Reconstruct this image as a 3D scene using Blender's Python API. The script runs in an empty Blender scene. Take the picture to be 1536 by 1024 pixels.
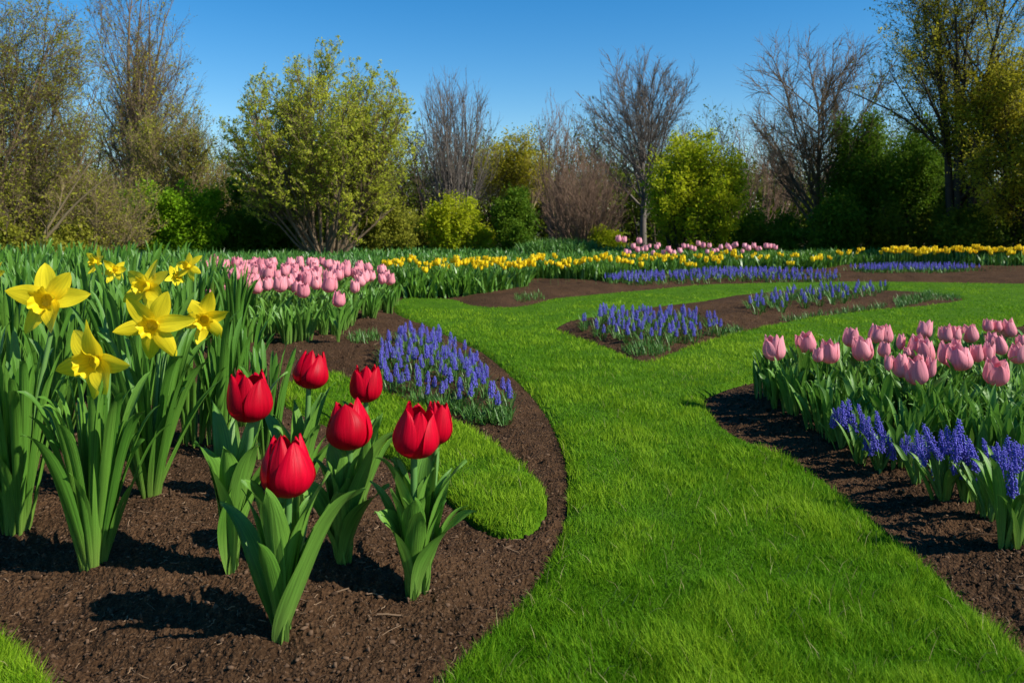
import bpy, math
import numpy as np
from mathutils import Vector, Quaternion, Matrix

SC = bpy.context.scene
COL = SC.collection
rng = np.random.default_rng(7)
PI = math.pi
R = math.radians

# ------------------------------------------------------------------ camera, sky, sun, exposure
FPX, HOR, CAMH = 1195.0, 330.0, 1.0            # focal length in photo pixels, horizon row, eye height
cam = bpy.data.cameras.new('camera'); cam_o = bpy.data.objects.new('camera', cam); COL.objects.link(cam_o)
cam_o.location = (0, 0, CAMH); cam_o.rotation_euler = (R(90), 0, 0)
cam.sensor_width = 36; cam.lens = 36 * FPX / 1536.0
cam.shift_y = -(512 - HOR) / 1536.0
cam.clip_start = 0.05; cam.clip_end = 2000
cam.dof.use_dof = True; cam.dof.focus_distance = 2.8; cam.dof.aperture_fstop = 6.3
SC.camera = cam_o

SUN_EL, SUN_VEC = R(40), (0.934, -0.357)        # sun to the right and a little behind the viewer
world = bpy.data.worlds.new('World'); SC.world = world; world.use_nodes = True
wn = world.node_tree; wn.nodes.clear()
sky = wn.nodes.new('ShaderNodeTexSky'); sky.sky_type = 'NISHITA'; sky.sun_disc = False
sky.sun_elevation = SUN_EL; sky.sun_rotation = math.atan2(SUN_VEC[0], SUN_VEC[1])
sky.air_density = 1.0; sky.dust_density = 0.1; sky.ozone_density = 3.5; sky.altitude = 0
bg = wn.nodes.new('ShaderNodeBackground'); bg.inputs['Strength'].default_value = 0.10
wo = wn.nodes.new('ShaderNodeOutputWorld')
hs = wn.nodes.new('ShaderNodeHueSaturation'); hs.inputs['Saturation'].default_value = 1.41; hs.inputs['Value'].default_value = 1.02
wn.links.new(sky.outputs[0], hs.inputs['Color']); wn.links.new(hs.outputs[0], bg.inputs[0]); wn.links.new(bg.outputs[0], wo.inputs[0])
sun = bpy.data.lights.new('sun', 'SUN'); sun.energy = 5.0; sun.angle = R(0.53); sun.color = (1.0, 0.95, 0.86)
sun_o = bpy.data.objects.new('sun', sun); COL.objects.link(sun_o)
sd = Vector((SUN_VEC[0] * math.cos(SUN_EL), SUN_VEC[1] * math.cos(SUN_EL), math.sin(SUN_EL)))
sun_o.rotation_euler = sd.to_track_quat('Z', 'Y').to_euler()
SC.view_settings.view_transform = 'Standard'; SC.view_settings.look = 'None'
SC.view_settings.gamma = 1.0; SC.view_settings.exposure = 0.5; SC.view_settings.use_curve_mapping = False
SC.render.engine = 'CYCLES'
SC.cycles.max_bounces = 6; SC.cycles.transmission_bounces = 3; SC.cycles.diffuse_bounces = 3
SC.cycles.use_denoising = True

# ------------------------------------------------------------------ helpers
def mesh_data(name, V, F, mat=None, smooth=True, face_attr=None, guv=None):
    """V (n,3); F an (m,k) array or a list of such arrays"""
    V = np.asarray(V, dtype=np.float32)
    Fs = [np.asarray(f, dtype=np.int32) for f in (F if isinstance(F, list) else [F])]
    me = bpy.data.meshes.new(name)
    nl = sum(f.size for f in Fs); npo = sum(len(f) for f in Fs)
    me.vertices.add(len(V)); me.vertices.foreach_set('co', V.ravel())
    me.loops.add(nl); me.polygons.add(npo)
    me.loops.foreach_set('vertex_index', np.concatenate([f.ravel() for f in Fs]))
    tot = np.concatenate([np.full(len(f), f.shape[1], np.int32) for f in Fs])
    st = np.zeros(npo, np.int32); st[1:] = np.cumsum(tot)[:-1]
    me.polygons.foreach_set('loop_start', st)
    if smooth: me.polygons.foreach_set('use_smooth', np.ones(npo, bool))
    if face_attr is not None:
        a = me.attributes.new('rnd', 'FLOAT', 'FACE'); a.data.foreach_set('value', np.asarray(face_attr, np.float32))
    if guv:                                    # (across, along) coordinates of leaf and petal grids
        m_, n_ = guv; reps = len(V) // (m_ * n_)
        for nm, arr in (('pu', np.tile(np.linspace(-1, 1, m_), n_ * reps)), ('pv', np.tile(np.repeat(np.linspace(0, 1, n_), m_), reps))):
            at = me.attributes.new(nm, 'FLOAT', 'POINT'); at.data.foreach_set('value', arr.astype(np.float32))
    me.update(calc_edges=True)
    if mat: me.materials.append(mat)
    return me

def put(name, data, parent=None, loc=(0, 0, 0), rot=None, scale=None):
    o = bpy.data.objects.new(name, data); COL.objects.link(o)
    if parent: o.parent = parent
    o.location = loc
    if rot is not None:
        if isinstance(rot, Quaternion): o.rotation_mode = 'QUATERNION'; o.rotation_quaternion = rot
        else: o.rotation_euler = rot
    if scale is not None: o.scale = (scale,) * 3 if np.isscalar(scale) else scale
    return o

def tag(o, label, cat, group=None, kind=None):
    o['label'] = label; o['category'] = cat
    if group: o['group'] = group
    if kind: o['kind'] = kind
    return o

def thing(name, label, cat, loc, group=None, rotz=0, scale=None):
    return tag(put(name, None, None, loc, (0, 0, rotz), scale), label, cat, group)

def structure(name, data): o = put(name, data); o['kind'] = 'structure'; return o
def stuff(name, data, label, cat):
    return tag(put(name, data), label, cat, kind='stuff')

_T = np.random.default_rng(3).random((256, 256))
def vnoise(x, y):
    xi = np.floor(x).astype(int); yi = np.floor(y).astype(int); fx = x - xi; fy = y - yi
    fx = fx * fx * (3 - 2 * fx); fy = fy * fy * (3 - 2 * fy)
    a = _T[xi & 255, yi & 255]; b = _T[(xi + 1) & 255, yi & 255]; c = _T[xi & 255, (yi + 1) & 255]; d = _T[(xi + 1) & 255, (yi + 1) & 255]
    return (a * (1 - fx) + b * fx) * (1 - fy) + (c * (1 - fx) + d * fx) * fy
def fbm(x, y, s, o=4):
    r = 0; amp = 1; t = 0
    for i in range(o):
        r = r + amp * vnoise(x * s + 17.3 * i, y * s + 5.1 * i); t += amp; amp *= 0.5; s *= 2.03
    return r / t - 0.5

# ------------------------------------------------------------------ materials
def newmat(name):
    m = bpy.data.materials.new(name); m.use_nodes = True; nt = m.node_tree; nt.nodes.clear()
    out = nt.nodes.new('ShaderNodeOutputMaterial'); return m, nt, out
def N(nt, t, **kw):
    n = nt.nodes.new(t)
    for k, v in kw.items(): setattr(n, k, v)
    return n
def mixcol(nt, fac, a, b):
    n = N(nt, 'ShaderNodeMix', data_type='RGBA')
    for i, v in ((0, fac), (6, a), (7, b)):
        if isinstance(v, bpy.types.NodeSocket): nt.links.new(v, n.inputs[i])
        elif isinstance(v, (int, float)): n.inputs[i].default_value = v
        else: n.inputs[i].default_value = (*v, 1)
    return n.outputs[2]
def leafmat(name, c1, c2, rough=0.45, transl=0.3, src='attr', spec=0.35, tcol=None, streak=0.0, grad=None, sscale=(9, 2.5)):
    m, nt, out = newmat(name)
    if src == 'attr': f = N(nt, 'ShaderNodeAttribute', attribute_name='rnd').outputs['Fac']
    else: f = N(nt, 'ShaderNodeObjectInfo').outputs['Random']
    c = mixcol(nt, f, c1, c2)
    tc = N(nt, 'ShaderNodeTexCoord')
    if grad:                                   # pale sheath near the ground, a colour the leaf itself has
        sx = N(nt, 'ShaderNodeSeparateXYZ'); nt.links.new(tc.outputs['Object'], sx.inputs[0])
        mr = N(nt, 'ShaderNodeMapRange'); nt.links.new(sx.outputs[2], mr.inputs[0])
        mr.inputs[1].default_value = 0.0; mr.inputs[2].default_value = grad[1]; mr.inputs[3].default_value = 1; mr.inputs[4].default_value = 0
        c = mixcol(nt, mr.outputs[0], c, grad[0])
    if streak:                                 # parallel veins running from base to tip
        au = N(nt, 'ShaderNodeAttribute', attribute_name='pu').outputs['Fac']; av = N(nt, 'ShaderNodeAttribute', attribute_name='pv').outputs['Fac']
        cv = N(nt, 'ShaderNodeCombineXYZ')
        for k_, (o_, f_) in enumerate(((au, sscale[0]), (av, sscale[1]))):
            q_ = N(nt, 'ShaderNodeMath', operation='MULTIPLY'); nt.links.new(o_, q_.inputs[0]); q_.inputs[1].default_value = f_; nt.links.new(q_.outputs[0], cv.inputs[k_])
        rz = N(nt, 'ShaderNodeMath', operation='MULTIPLY'); nt.links.new(N(nt, 'ShaderNodeObjectInfo').outputs['Random'], rz.inputs[0]); rz.inputs[1].default_value = 50; nt.links.new(rz.outputs[0], cv.inputs[2])
        nz = N(nt, 'ShaderNodeTexNoise'); nz.inputs['Scale'].default_value = 1; nz.inputs['Detail'].default_value = 3; nz.inputs['Roughness'].default_value = .6
        nt.links.new(cv.outputs[0], nz.inputs[0])
        d = N(nt, 'ShaderNodeMix', data_type='RGBA', blend_type='MULTIPLY'); d.inputs[0].default_value = streak
        nt.links.new(c, d.inputs[6])
        rp = N(nt, 'ShaderNodeMapRange'); nt.links.new(nz.outputs[0], rp.inputs[0]); rp.inputs[1].default_value = .32; rp.inputs[2].default_value = .68
        rp.inputs[3].default_value = .5; rp.inputs[4].default_value = 1.3; rp.clamp = True
        nt.links.new(rp.outputs[0], d.inputs[7]); c = d.outputs[2]
        bp = N(nt, 'ShaderNodeBump'); bp.inputs['Strength'].default_value = .35; bp.inputs['Distance'].default_value = .004; nt.links.new(nz.outputs[0], bp.inputs['Height'])
    b = N(nt, 'ShaderNodeBsdfPrincipled'); nt.links.new(c, b.inputs['Base Color'])
    b.inputs['Roughness'].default_value = rough; b.inputs['Specular IOR Level'].default_value = spec
    if streak: nt.links.new(bp.outputs[0], b.inputs['Normal'])
    if transl:
        t = N(nt, 'ShaderNodeBsdfTranslucent')
        if tcol: tt = mixcol(nt, 0.6, c, tcol); nt.links.new(tt, t.inputs[0])
        else: nt.links.new(c, t.inputs[0])
        mx = N(nt, 'ShaderNodeMixShader'); mx.inputs[0].default_value = transl
        nt.links.new(b.outputs[0], mx.inputs[1]); nt.links.new(t.outputs[0], mx.inputs[2]); nt.links.new(mx.outputs[0], out.inputs[0])
    else: nt.links.new(b.outputs[0], out.inputs[0])
    return m
def barkmat(name, c1, c2, scale=6):
    m, nt, out = newmat(name)
    tc = N(nt, 'ShaderNodeTexCoord'); nz = N(nt, 'ShaderNodeTexNoise'); nz.inputs['Scale'].default_value = scale; nz.inputs['Detail'].default_value = 5
    nt.links.new(tc.outputs['Object'], nz.inputs[0])
    c = mixcol(nt, nz.outputs[0], c1, c2)
    b = N(nt, 'ShaderNodeBsdfPrincipled'); nt.links.new(c, b.inputs['Base Color']); b.inputs['Roughness'].default_value = .85; b.inputs['Specular IOR Level'].default_value = .15
    nt.links.new(b.outputs[0], out.inputs[0]); return m
def soilmat(name, c1, c2, c3):
    m, nt, out = newmat(name)
    tc = N(nt, 'ShaderNodeTexCoord')
    n1 = N(nt, 'ShaderNodeTexNoise'); n1.inputs['Scale'].default_value = 3; n1.inputs['Detail'].default_value = 6
    n2 = N(nt, 'ShaderNodeTexNoise'); n2.inputs['Scale'].default_value = 90; n2.inputs['Detail'].default_value = 6; n2.inputs['Roughness'].default_value = .7
    n3 = N(nt, 'ShaderNodeTexVoronoi'); n3.inputs['Scale'].default_value = 110
    for n in (n1, n2, n3): nt.links.new(tc.outputs['Object'], n.inputs['Vector'])
    r1 = N(nt, 'ShaderNodeMapRange'); nt.links.new(n1.outputs[0], r1.inputs[0]); r1.inputs[1].default_value = .35; r1.inputs[2].default_value = .65
    r2 = N(nt, 'ShaderNodeMapRange'); nt.links.new(n2.outputs[0], r2.inputs[0]); r2.inputs[1].default_value = .5; r2.inputs[2].default_value = .72
    c = mixcol(nt, r1.outputs[0], c1, c2); c = mixcol(nt, r2.outputs[0], c, c3)
    b = N(nt, 'ShaderNodeBsdfPrincipled'); nt.links.new(c, b.inputs['Base Color']); b.inputs['Roughness'].default_value = .95; b.inputs['Specular IOR Level'].default_value = .1
    ad = N(nt, 'ShaderNodeMath', operation='ADD'); nt.links.new(n2.outputs[0], ad.inputs[0]); nt.links.new(n3.outputs['Distance'], ad.inputs[1])
    bp = N(nt, 'ShaderNodeBump'); bp.inputs['Strength'].default_value = .9; bp.inputs['Distance'].default_value = .012
    nt.links.new(ad.outputs[0], bp.inputs['Height']); nt.links.new(bp.outputs[0], b.inputs['Normal'])
    nt.links.new(b.outputs[0], out.inputs[0]); return m

M = {}
M['soil'] = soilmat('bark_soil', (.042, .0215, .0095), (.074, .038, .0175), (.15, .086, .044))
M['crumb'] = leafmat('soil_crumb', (.035, .019, .010), (.14, .085, .050), .95, 0, spec=.1)
M['litter'] = soilmat('leaf_litter', (.035, .04, .014), (.05, .035, .02), (.06, .07, .02))
M['turf'] = soilmat('turf_base', (.055, .14, .003), (.08, .18, .004), (.02, .06, .002))
M['grass'] = leafmat('grass_blade', (.098, .25, .006), (.265, .42, .018), .6, .4, spec=.10)
M['straw'] = leafmat('dry_blade', (.2, .2, .05), (.3, .27, .1), .6, .3)
M['daf_leaf'] = leafmat('daffodil_leaf', (.075, .21, .020), (.135, .295, .034), .42, .25, 'obj', .4, streak=.85, grad=((.16, .27, .04), .16))
M['daf_mass'] = leafmat('strap_leaf_mass', (.045, .15, .020), (.095, .23, .032), .4, .22, 'attr', .4)
M['tul_leaf'] = leafmat('tulip_leaf', (.100, .245, .026), (.155, .325, .042), .42, .25, 'obj', .4, streak=.8, grad=((.17, .30, .05), .13))
M['tul_mass'] = leafmat('tulip_leaf_mass', (.055, .15, .012), (.12, .26, .024), .4, .22, 'attr', .4)
M['stem'] = leafmat('flower_stem', (.10, .23, .05), (.13, .26, .06), .45, .1, 'obj')
M['red'] = leafmat('red_petal', (.64, .0006, .022), (.46, .0005, .013), .46, .22, 'obj', .12, tcol=(.7, .001, .012), streak=.5, sscale=(6, 1.6))
M['pink'] = leafmat('pink_petal', (.90, .37, .40), (.82, .28, .33), .5, .3, 'obj', .25, streak=.4, sscale=(6, 1.6))
M['yellow'] = leafmat('yellow_petal', (.97, .80, .025), (.95, .74, .018), .5, .38, 'obj', .2, streak=.3, sscale=(6, 1.5))
M['gold'] = leafmat('golden_trumpet', (.97, .75, .016), (.95, .69, .012), .5, .36, 'obj', .2, streak=.3, sscale=(20, 1))
M['far_yellow'] = leafmat('golden_petal', (.97, .74, .016), (.94, .66, .010), .5, .28, 'obj', .3)
M['far_pink'] = leafmat('pale_pink_petal', (.95, .48, .52), (.88, .38, .44), .5, .3, 'obj', .2)
M['blue'] = leafmat('violet_blue_floret', (.105, .09, .50), (.24, .22, .74), .45, .2, 'attr', .3)
M['mus_leaf'] = leafmat('fine_leaf', (.05, .14, .02), (.10, .22, .03), .45, .22, 'attr', .35)

# ------------------------------------------------------------------ ground plan traced on the ground
def flat(px, py): d = FPX * CAMH / (py - HOR); return ((px - 768) / FPX * d, d)
def smooth_poly(pts, closed=True, n=6):
    P = np.array(pts, float); k = len(P); out = []
    for i in range(k):
        p0, p1, p2, p3 = P[(i - 1) % k], P[i], P[(i + 1) % k], P[(i + 2) % k]
        for t in np.linspace(0, 1, n, endpoint=False):
            out.append(.5 * ((2 * p1) + (-p0 + p2) * t + (2 * p0 - 5 * p1 + 4 * p2 - p3) * t * t + (-p0 + 3 * p1 - 3 * p2 + p3) * t ** 3))
    return np.array(out)
def outline(pix, n=4): return smooth_poly([flat(*p) for p in pix], n=n)
LAWN = outline([(-900, 800), (-300, 830), (-100, 885), (0, 950), (35, 985), (72, 1024), (150, 1085), (300, 1115), (480, 1110), (600, 1075), (665, 1024), (715, 975),
    (762, 930), (803, 880), (832, 830), (849, 780), (854, 730), (846, 680), (822, 622), (782, 575), (732, 532), (680, 506), (640, 488), (604, 474),
    (590, 462), (600, 449), (640, 448), (685, 450), (705, 458), (745, 462), (790, 459), (830, 448), (900, 442), (980, 434), (1060, 427), (1200, 424), (1330, 423), (1536, 427), (1800, 432), (2300, 440),
    (2300, 478), (1700, 480), (1536, 486), (1420, 512), (1300, 540), (1190, 562), (1120, 574), (1062, 592), (1056, 606), (1082, 640), (1130, 668), (1182, 692), (1232, 722), (1290, 766),
    (1342, 808), (1392, 852), (1432, 890), (1482, 936), (1536, 986), (1700, 1130), (2000, 1500), (1500, 2300), (0, 2300), (-1500, 2300), (-2500, 1100)])
ISLAND = outline([(835, 490), (875, 476), (935, 465), (985, 459), (1060, 449), (1130, 440), (1200, 436), (1300, 437), (1390, 442), (1445, 448), (1400, 457), (1320, 464), (1230, 475),
    (1150, 490), (1060, 512), (1005, 529), (965, 543), (905, 519), (850, 501)])
CRESC = outline([(430, 575), (490, 558), (530, 567), (600, 595), (660, 619), (710, 643), (765, 682), (803, 716), (820, 747), (812, 778), (785, 800), (752, 800), (712, 782), (670, 745), (600, 690), (500, 640), (430, 605)])
def inside(poly, x, y):
    r = np.zeros(x.shape, bool); a = poly; b = np.roll(poly, -1, 0)
    for (x1, y1), (x2, y2) in zip(a, b):
        if y1 == y2: continue
        r ^= ((y1 > y) != (y2 > y)) & (x < (x2 - x1) * (y - y1) / (y2 - y1) + x1)
    return r
def edge_dist(poly, x, y):
    best = np.full(x.shape, 1e9)
    for (x1, y1), (x2, y2) in zip(poly, np.roll(poly, -1, 0)):
        dx, dy = x2 - x1, y2 - y1; l2 = dx * dx + dy * dy + 1e-12
        t = np.clip(((x - x1) * dx + (y - y1) * dy) / l2, 0, 1)
        best = np.minimum(best, (x - x1 - t * dx) ** 2 + (y - y1 - t * dy) ** 2)
    return np.sqrt(best)
def is_lawn(x, y): return (inside(LAWN, x, y) & ~inside(ISLAND, x, y)) | inside(CRESC, x, y)
def lawn_dist(x, y): return np.minimum(np.minimum(edge_dist(LAWN, x, y), edge_dist(ISLAND, x, y)), edge_dist(CRESC, x, y))
def sstep(t): t = np.clip(t, 0, 1); return t * t * (3 - 2 * t)
def soil_z(x, y, dist=None, lawn=None):
    """smooth height of the beds: a shallow trench at the lawn edge, then a gentle mound"""
    x = np.asarray(x, float); y = np.asarray(y, float)
    if dist is None: dist = lawn_dist(x, y)
    if lawn is None: lawn = is_lawn(x, y)
    z = -0.012 + 0.075 * sstep(dist / 0.55) + 0.03 * fbm(x, y, 1.3, 2)
    return np.where(lawn, -0.05, z)
def lawn_z(x, y, dist): return 0.020 * sstep(dist / 0.05) + 0.025 * fbm(x, y, .9, 2) - 0.008
def ground(px, py):
    """the bed point seen at a photo pixel"""
    z = 0.0
    for _ in range(12):
        d = FPX * (CAMH - z) / (py - HOR); x = (px - 768) / FPX * d
        z = float(soil_z(np.array([x]), np.array([d]))[0])
        if z < -.04: z = 0.0
    return Vector((x, d, z))
def above(px, py, d): return Vector(((px - 768) / FPX * d, d, CAMH - (py - HOR) * d / FPX))
def bed_z(x, y): return np.maximum(soil_z(np.asarray(x, float), np.asarray(y, float)), -.012)

def soil_rough(x, y): return .030 * fbm(x, y, 5, 3) + .026 * fbm(x, y, 17, 3) + .030 * np.abs(fbm(x, y, 42, 3)) + .012 * fbm(x, y, 110, 2)
# fan grid, finer near the viewer
def fan(d0, d1, nd, nu, umax):
    d = d0 * (d1 / d0) ** np.linspace(0, 1, nd); u = np.linspace(-umax, umax, nu)
    D, U = np.meshgrid(d, u, indexing='ij'); X = U * D; Y = D
    i = np.arange(nd * nu).reshape(nd, nu)
    F = np.stack([i[:-1, :-1], i[:-1, 1:], i[1:, 1:], i[1:, :-1]], -1).reshape(-1, 4)
    return X.ravel(), Y.ravel(), F
X, Y, F = fan(0.7, 19.0, 780, 760, 0.95)
dist = lawn_dist(X, Y); lw = is_lawn(X, Y)
rough = np.clip(dist / .04, 0.2, 1) * np.where(Y < 9, 1, .6)
z = soil_z(X, Y, dist, lw) + rough * soil_rough(X, Y)
structure('soil', mesh_data('soil', np.stack([X, Y, z], 1), F, M['soil']))
lf = lw[F].any(1)
Fl = F[lf]; used = np.unique(Fl); remap = np.full(len(X), -1); remap[used] = np.arange(len(used))
zl = np.where(lw, lawn_z(X, Y, dist), -0.02)
structure('lawn', mesh_data('lawn', np.stack([X, Y, zl], 1)[used], remap[Fl], M['turf']))
# the wide land all round, as one sheet with a hole-free drop under the beds
s = np.array([-600, -200, -80, -40, -22, -12, -6, 0, 6, 12, 22, 40, 80, 200, 600], float)
GX, GY = np.meshgrid(s, s, indexing='ij'); n = len(s); i = np.arange(n * n).reshape(n, n)
GF = np.stack([i[:-1, :-1], i[1:, :-1], i[1:, 1:], i[:-1, 1:]], -1).reshape(-1, 4)
structure('ground', mesh_data('ground', np.stack([GX.ravel(), GY.ravel(), np.full(n * n, -0.10)], 1), GF, M['litter']))
X2, Y2, F2 = fan(18.0, 60.0, 90, 160, 1.1)
structure('woodland_floor', mesh_data('woodland_floor', np.stack([X2, Y2, .03 + .1 * fbm(X2, Y2, .6, 3)], 1), F2, M['litter']))

# ------------------------------------------------------------------ blades (grass, strap leaves)
def blades(base, length, width, az, lean, curl, seg=2, tint=None, point=1.0, facing=None):
    n = len(base); rows = []
    o = np.stack([np.cos(az), np.sin(az), np.zeros(n)], 1)
    fa = az + PI / 2 if facing is None else facing
    side = np.stack([np.cos(fa), np.sin(fa), np.zeros(n)], 1)
    p = base.copy(); a = lean.copy(); st = length / seg
    for k in range(seg + 1):
        t = k / seg
        if k < seg:
            w = width * (1 - t ** 2 * .55) * .5
            if point > 1: w = width * .5 * (.45 + .55 * math.sin(PI * min(1, .15 + t * .8)))
            rows += [p - side * w[:, None], p + side * w[:, None]]
            p = p + (o * np.sin(a)[:, None] + np.array([0, 0, 1]) * np.cos(a)[:, None]) * st[:, None]
            a = a + curl
        else: rows.append(p)
    V = np.stack(rows, 1); nv = 2 * seg + 1; b = np.arange(n)[:, None] * nv
    Q = np.concatenate([b + np.array([[2 * k, 2 * k + 1, 2 * k + 3, 2 * k + 2]]) for k in range(seg - 1)]) if seg > 1 else np.zeros((0, 4), int)
    T = b + np.array([[2 * seg - 2, 2 * seg - 1, 2 * seg]])
    if tint is None: tint = rng.random(n)
    return V.reshape(-1, 3), [Q, T], np.concatenate([np.tile(tint, seg - 1), tint])

# lawn grass
def grass(n, d0, d1, power, len0, w0):
    u = rng.uniform(-.82, .82, n); q = rng.random(n); e = 2 - power
    d = (d0 ** e + q * (d1 ** e - d0 ** e)) ** (1 / e)
    x = u * d; keep = is_lawn(x, d); x = x[keep]; d = d[keep]; n = len(x)
    ds = lawn_dist(x, d)
    z = lawn_z(x, d, ds) - .008
    c = fbm(x, d, 2.2, 3); c2 = fbm(x, d, 9, 2)
    L = len0 * rng.uniform(.55, 1.25, n) * (1 + 1.1 * c + .8 * c2) * np.clip(1.28 - d * .055, .55, 1.2)
    L *= np.where(ds < .03, 1.12, 1)
    az = rng.uniform(0, 2 * PI, n); az = np.where(rng.random(n) < .55, 6 * fbm(x, d, 3.1, 2) * PI + rng.normal(0, .6, n), az)
    lean = np.abs(rng.normal(.28, .24, n)); curl = rng.uniform(.1, .7, n)
    w = w0 * rng.uniform(.7, 1.3, n) * (np.maximum(d, 2) / 2) ** .85
    tint = np.clip(.40 + 1.5 * c + 1.0 * c2 + 1.2 * fbm(x, d, .7, 2) + rng.normal(0, .25, n), 0, 1)
    return blades(np.stack([x, d, z], 1), L, w, az, lean, curl, 2, tint, facing=rng.uniform(0, 2 * PI, n))
V, Fq, tn = grass(820000, 1.0, 17.0, 2.35, .035, .0021)
stuff('grass', mesh_data('grass', V, Fq, M['grass'], True, tn), 'short vivid green lawn grass on the curving path between the beds', 'grass')
print('grass blades', len(tn) // 2)
nd = 2600
u = rng.uniform(-.7, .7, nd); d = 1.4 + 4 * rng.random(nd) ** 1.5; x = u * d; k = is_lawn(x, d); x, d = x[k], d[k]; ds = lawn_dist(x, d)
V, Fq, tn = blades(np.stack([x, d, lawn_z(x, d, ds)], 1), rng.uniform(.04, .075, len(x)), np.full(len(x), .002), rng.uniform(0, 6.3, len(x)), rng.uniform(.2, 1.0, len(x)), rng.uniform(.1, .6, len(x)), 2, None, facing=rng.uniform(0, 6.3, len(x)))
stuff('dry_grass', mesh_data('dry_grass', V, Fq, M['straw'], True, tn), 'thin pale dry blades scattered through the lawn', 'grass')

# crumbs of soil and bark
def crumbs(n, d0, d1):
    t = (1 + 5 ** .5) / 2
    iv = np.array([(-1, t, 0), (1, t, 0), (-1, -t, 0), (1, -t, 0), (0, -1, t), (0, 1, t), (0, -1, -t), (0, 1, -t), (t, 0, -1), (t, 0, 1), (-t, 0, -1), (-t, 0, 1)], float); iv /= np.linalg.norm(iv[0])
    ifc = np.array([(0, 11, 5), (0, 5, 1), (0, 1, 7), (0, 7, 10), (0, 10, 11), (1, 5, 9), (5, 11, 4), (11, 10, 2), (10, 7, 6), (7, 1, 8), (3, 9, 4), (3, 4, 2), (3, 2, 6), (3, 6, 8), (3, 8, 9), (4, 9, 5), (2, 4, 11), (6, 2, 10), (8, 6, 7), (9, 8, 1)])
    u = rng.uniform(-.75, .75, n); d = d0 * (d1 / d0) ** rng.random(n); x = u * d
    k = ~is_lawn(x, d); x, d = x[k], d[k]; n = len(x); ds = lawn_dist(x, d)
    z = soil_z(x, d, ds, np.zeros(n, bool)) + np.clip(ds / .04, .2, 1) * soil_rough(x, d)
    s = np.minimum(.0022 * np.exp(rng.normal(0, .5, n)), .0055) * (d / 2) ** .3
    A = np.exp(rng.normal(0, .45, (n, 1, 3))); J = rng.uniform(.5, 1.4, (n, 12, 1))
    a = rng.uniform(0, 6.3, n); ca, sa = np.cos(a)[:, None], np.sin(a)[:, None]
    P = iv[None] * A * J * s[:, None, None]
    P = np.stack([P[..., 0] * ca - P[..., 1] * sa, P[..., 0] * sa + P[..., 1] * ca, P[..., 2] * .8], -1)
    P += np.stack([x, d, z + s * .35], 1)[:, None]
    Fc = (np.arange(n)[:, None, None] * 12 + ifc[None]).reshape(-1, 3)
    return P.reshape(-1, 3), Fc, np.repeat(rng.random(n) ** 1.6, 20)
V, Fc, tn = crumbs(60000, 1.2, 8.0)
stuff('soil_crumbs', mesh_data('soil_crumbs', V, Fc, M['crumb'], False, tn), 'loose dark brown crumbs of soil and bark lying on the beds', 'soil')

# shreds of bark, straw and twig lying on the soil
nb = 5200
u = rng.uniform(-.72, .72, nb); d = 1.3 * (9 / 1.3) ** rng.random(nb); x = u * d; k = ~is_lawn(x, d); x, d = x[k], d[k]; nb = len(x); ds = lawn_dist(x, d)
zz = soil_z(x, d, ds, np.zeros(nb, bool)) + np.clip(ds / .04, .2, 1) * soil_rough(x, d) + .004
aa = rng.uniform(0, 2 * PI, nb); el = rng.normal(0, .25, nb); ln_ = .014 * np.exp(rng.normal(0, .6, nb)); dv = np.stack([np.cos(aa) * np.cos(el), np.sin(aa) * np.cos(el), np.sin(el)], 1)
P0 = np.stack([x, d, zz], 1); tt = np.linspace(-.5, .5, 4)
Pb = P0[:, None] + dv[:, None] * (tt[None, :, None] * ln_[:, None, None]) + rng.normal(0, .0012, (nb, 4, 3))
BARK_BIT = leafmat('bark_shred', (.05, .028, .016), (.26, .17, .10), .9, 0, spec=.1)
DEBRIS = (Pb, np.repeat((.0011 * np.exp(rng.normal(0, .35, nb)))[:, None], 4, 1), rng.random(nb) ** 1.5)
# ------------------------------------------------------------------ trees and shrubs
def unit(v): return v / (np.linalg.norm(v, axis=-1, keepdims=True) + 1e-9)
class Env:
    def __init__(s, c, r, jit=.14): s.c = np.array(c, float); s.r = np.array(r, float); s.j = jit
    def __call__(s, p):
        q = (p - s.c) / s.r; hz = np.linalg.norm(q[..., :2], axis=-1)
        low = hz / (.12 + .88 * np.clip(1 + q[..., 2], 0, 1) ** .55) + 2 * np.clip(-(p[..., 2] - .05), 0, 9)      # below the widest level the crown narrows like a fan
        return np.where(q[..., 2] > 0, np.linalg.norm(q, axis=-1), low)
def curves(g, start, dr, L, Rad, pts, wig, up, env=None, taper=.82):
    n = len(start)
    if env is not None:
        lim = 1 + g.normal(0, env.j, n); S = np.ones(n); done = np.zeros(n, bool)
        for sc in (1, .85, .7, .55, .42, .3, .18):
            ok = env(start + dr * (L * sc)[:, None] + np.array([0, 0, 1]) * (up * L * sc * pts * .25)[:, None]) < lim
            S = np.where(~done, sc, S); done |= ok
        L = L * S
    P = np.zeros((n, pts, 3)); P[:, 0] = start; d = dr.copy(); st = (L / (pts - 1))[:, None]
    for i in range(1, pts):
        P[:, i] = P[:, i - 1] + d * st
        d = unit(d + g.normal(0, wig, (n, 3)) + np.array([0, 0, up]))
    t = np.linspace(0, 1, pts)
    return P, Rad[:, None] * (1 - taper * t)[None], L
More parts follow.
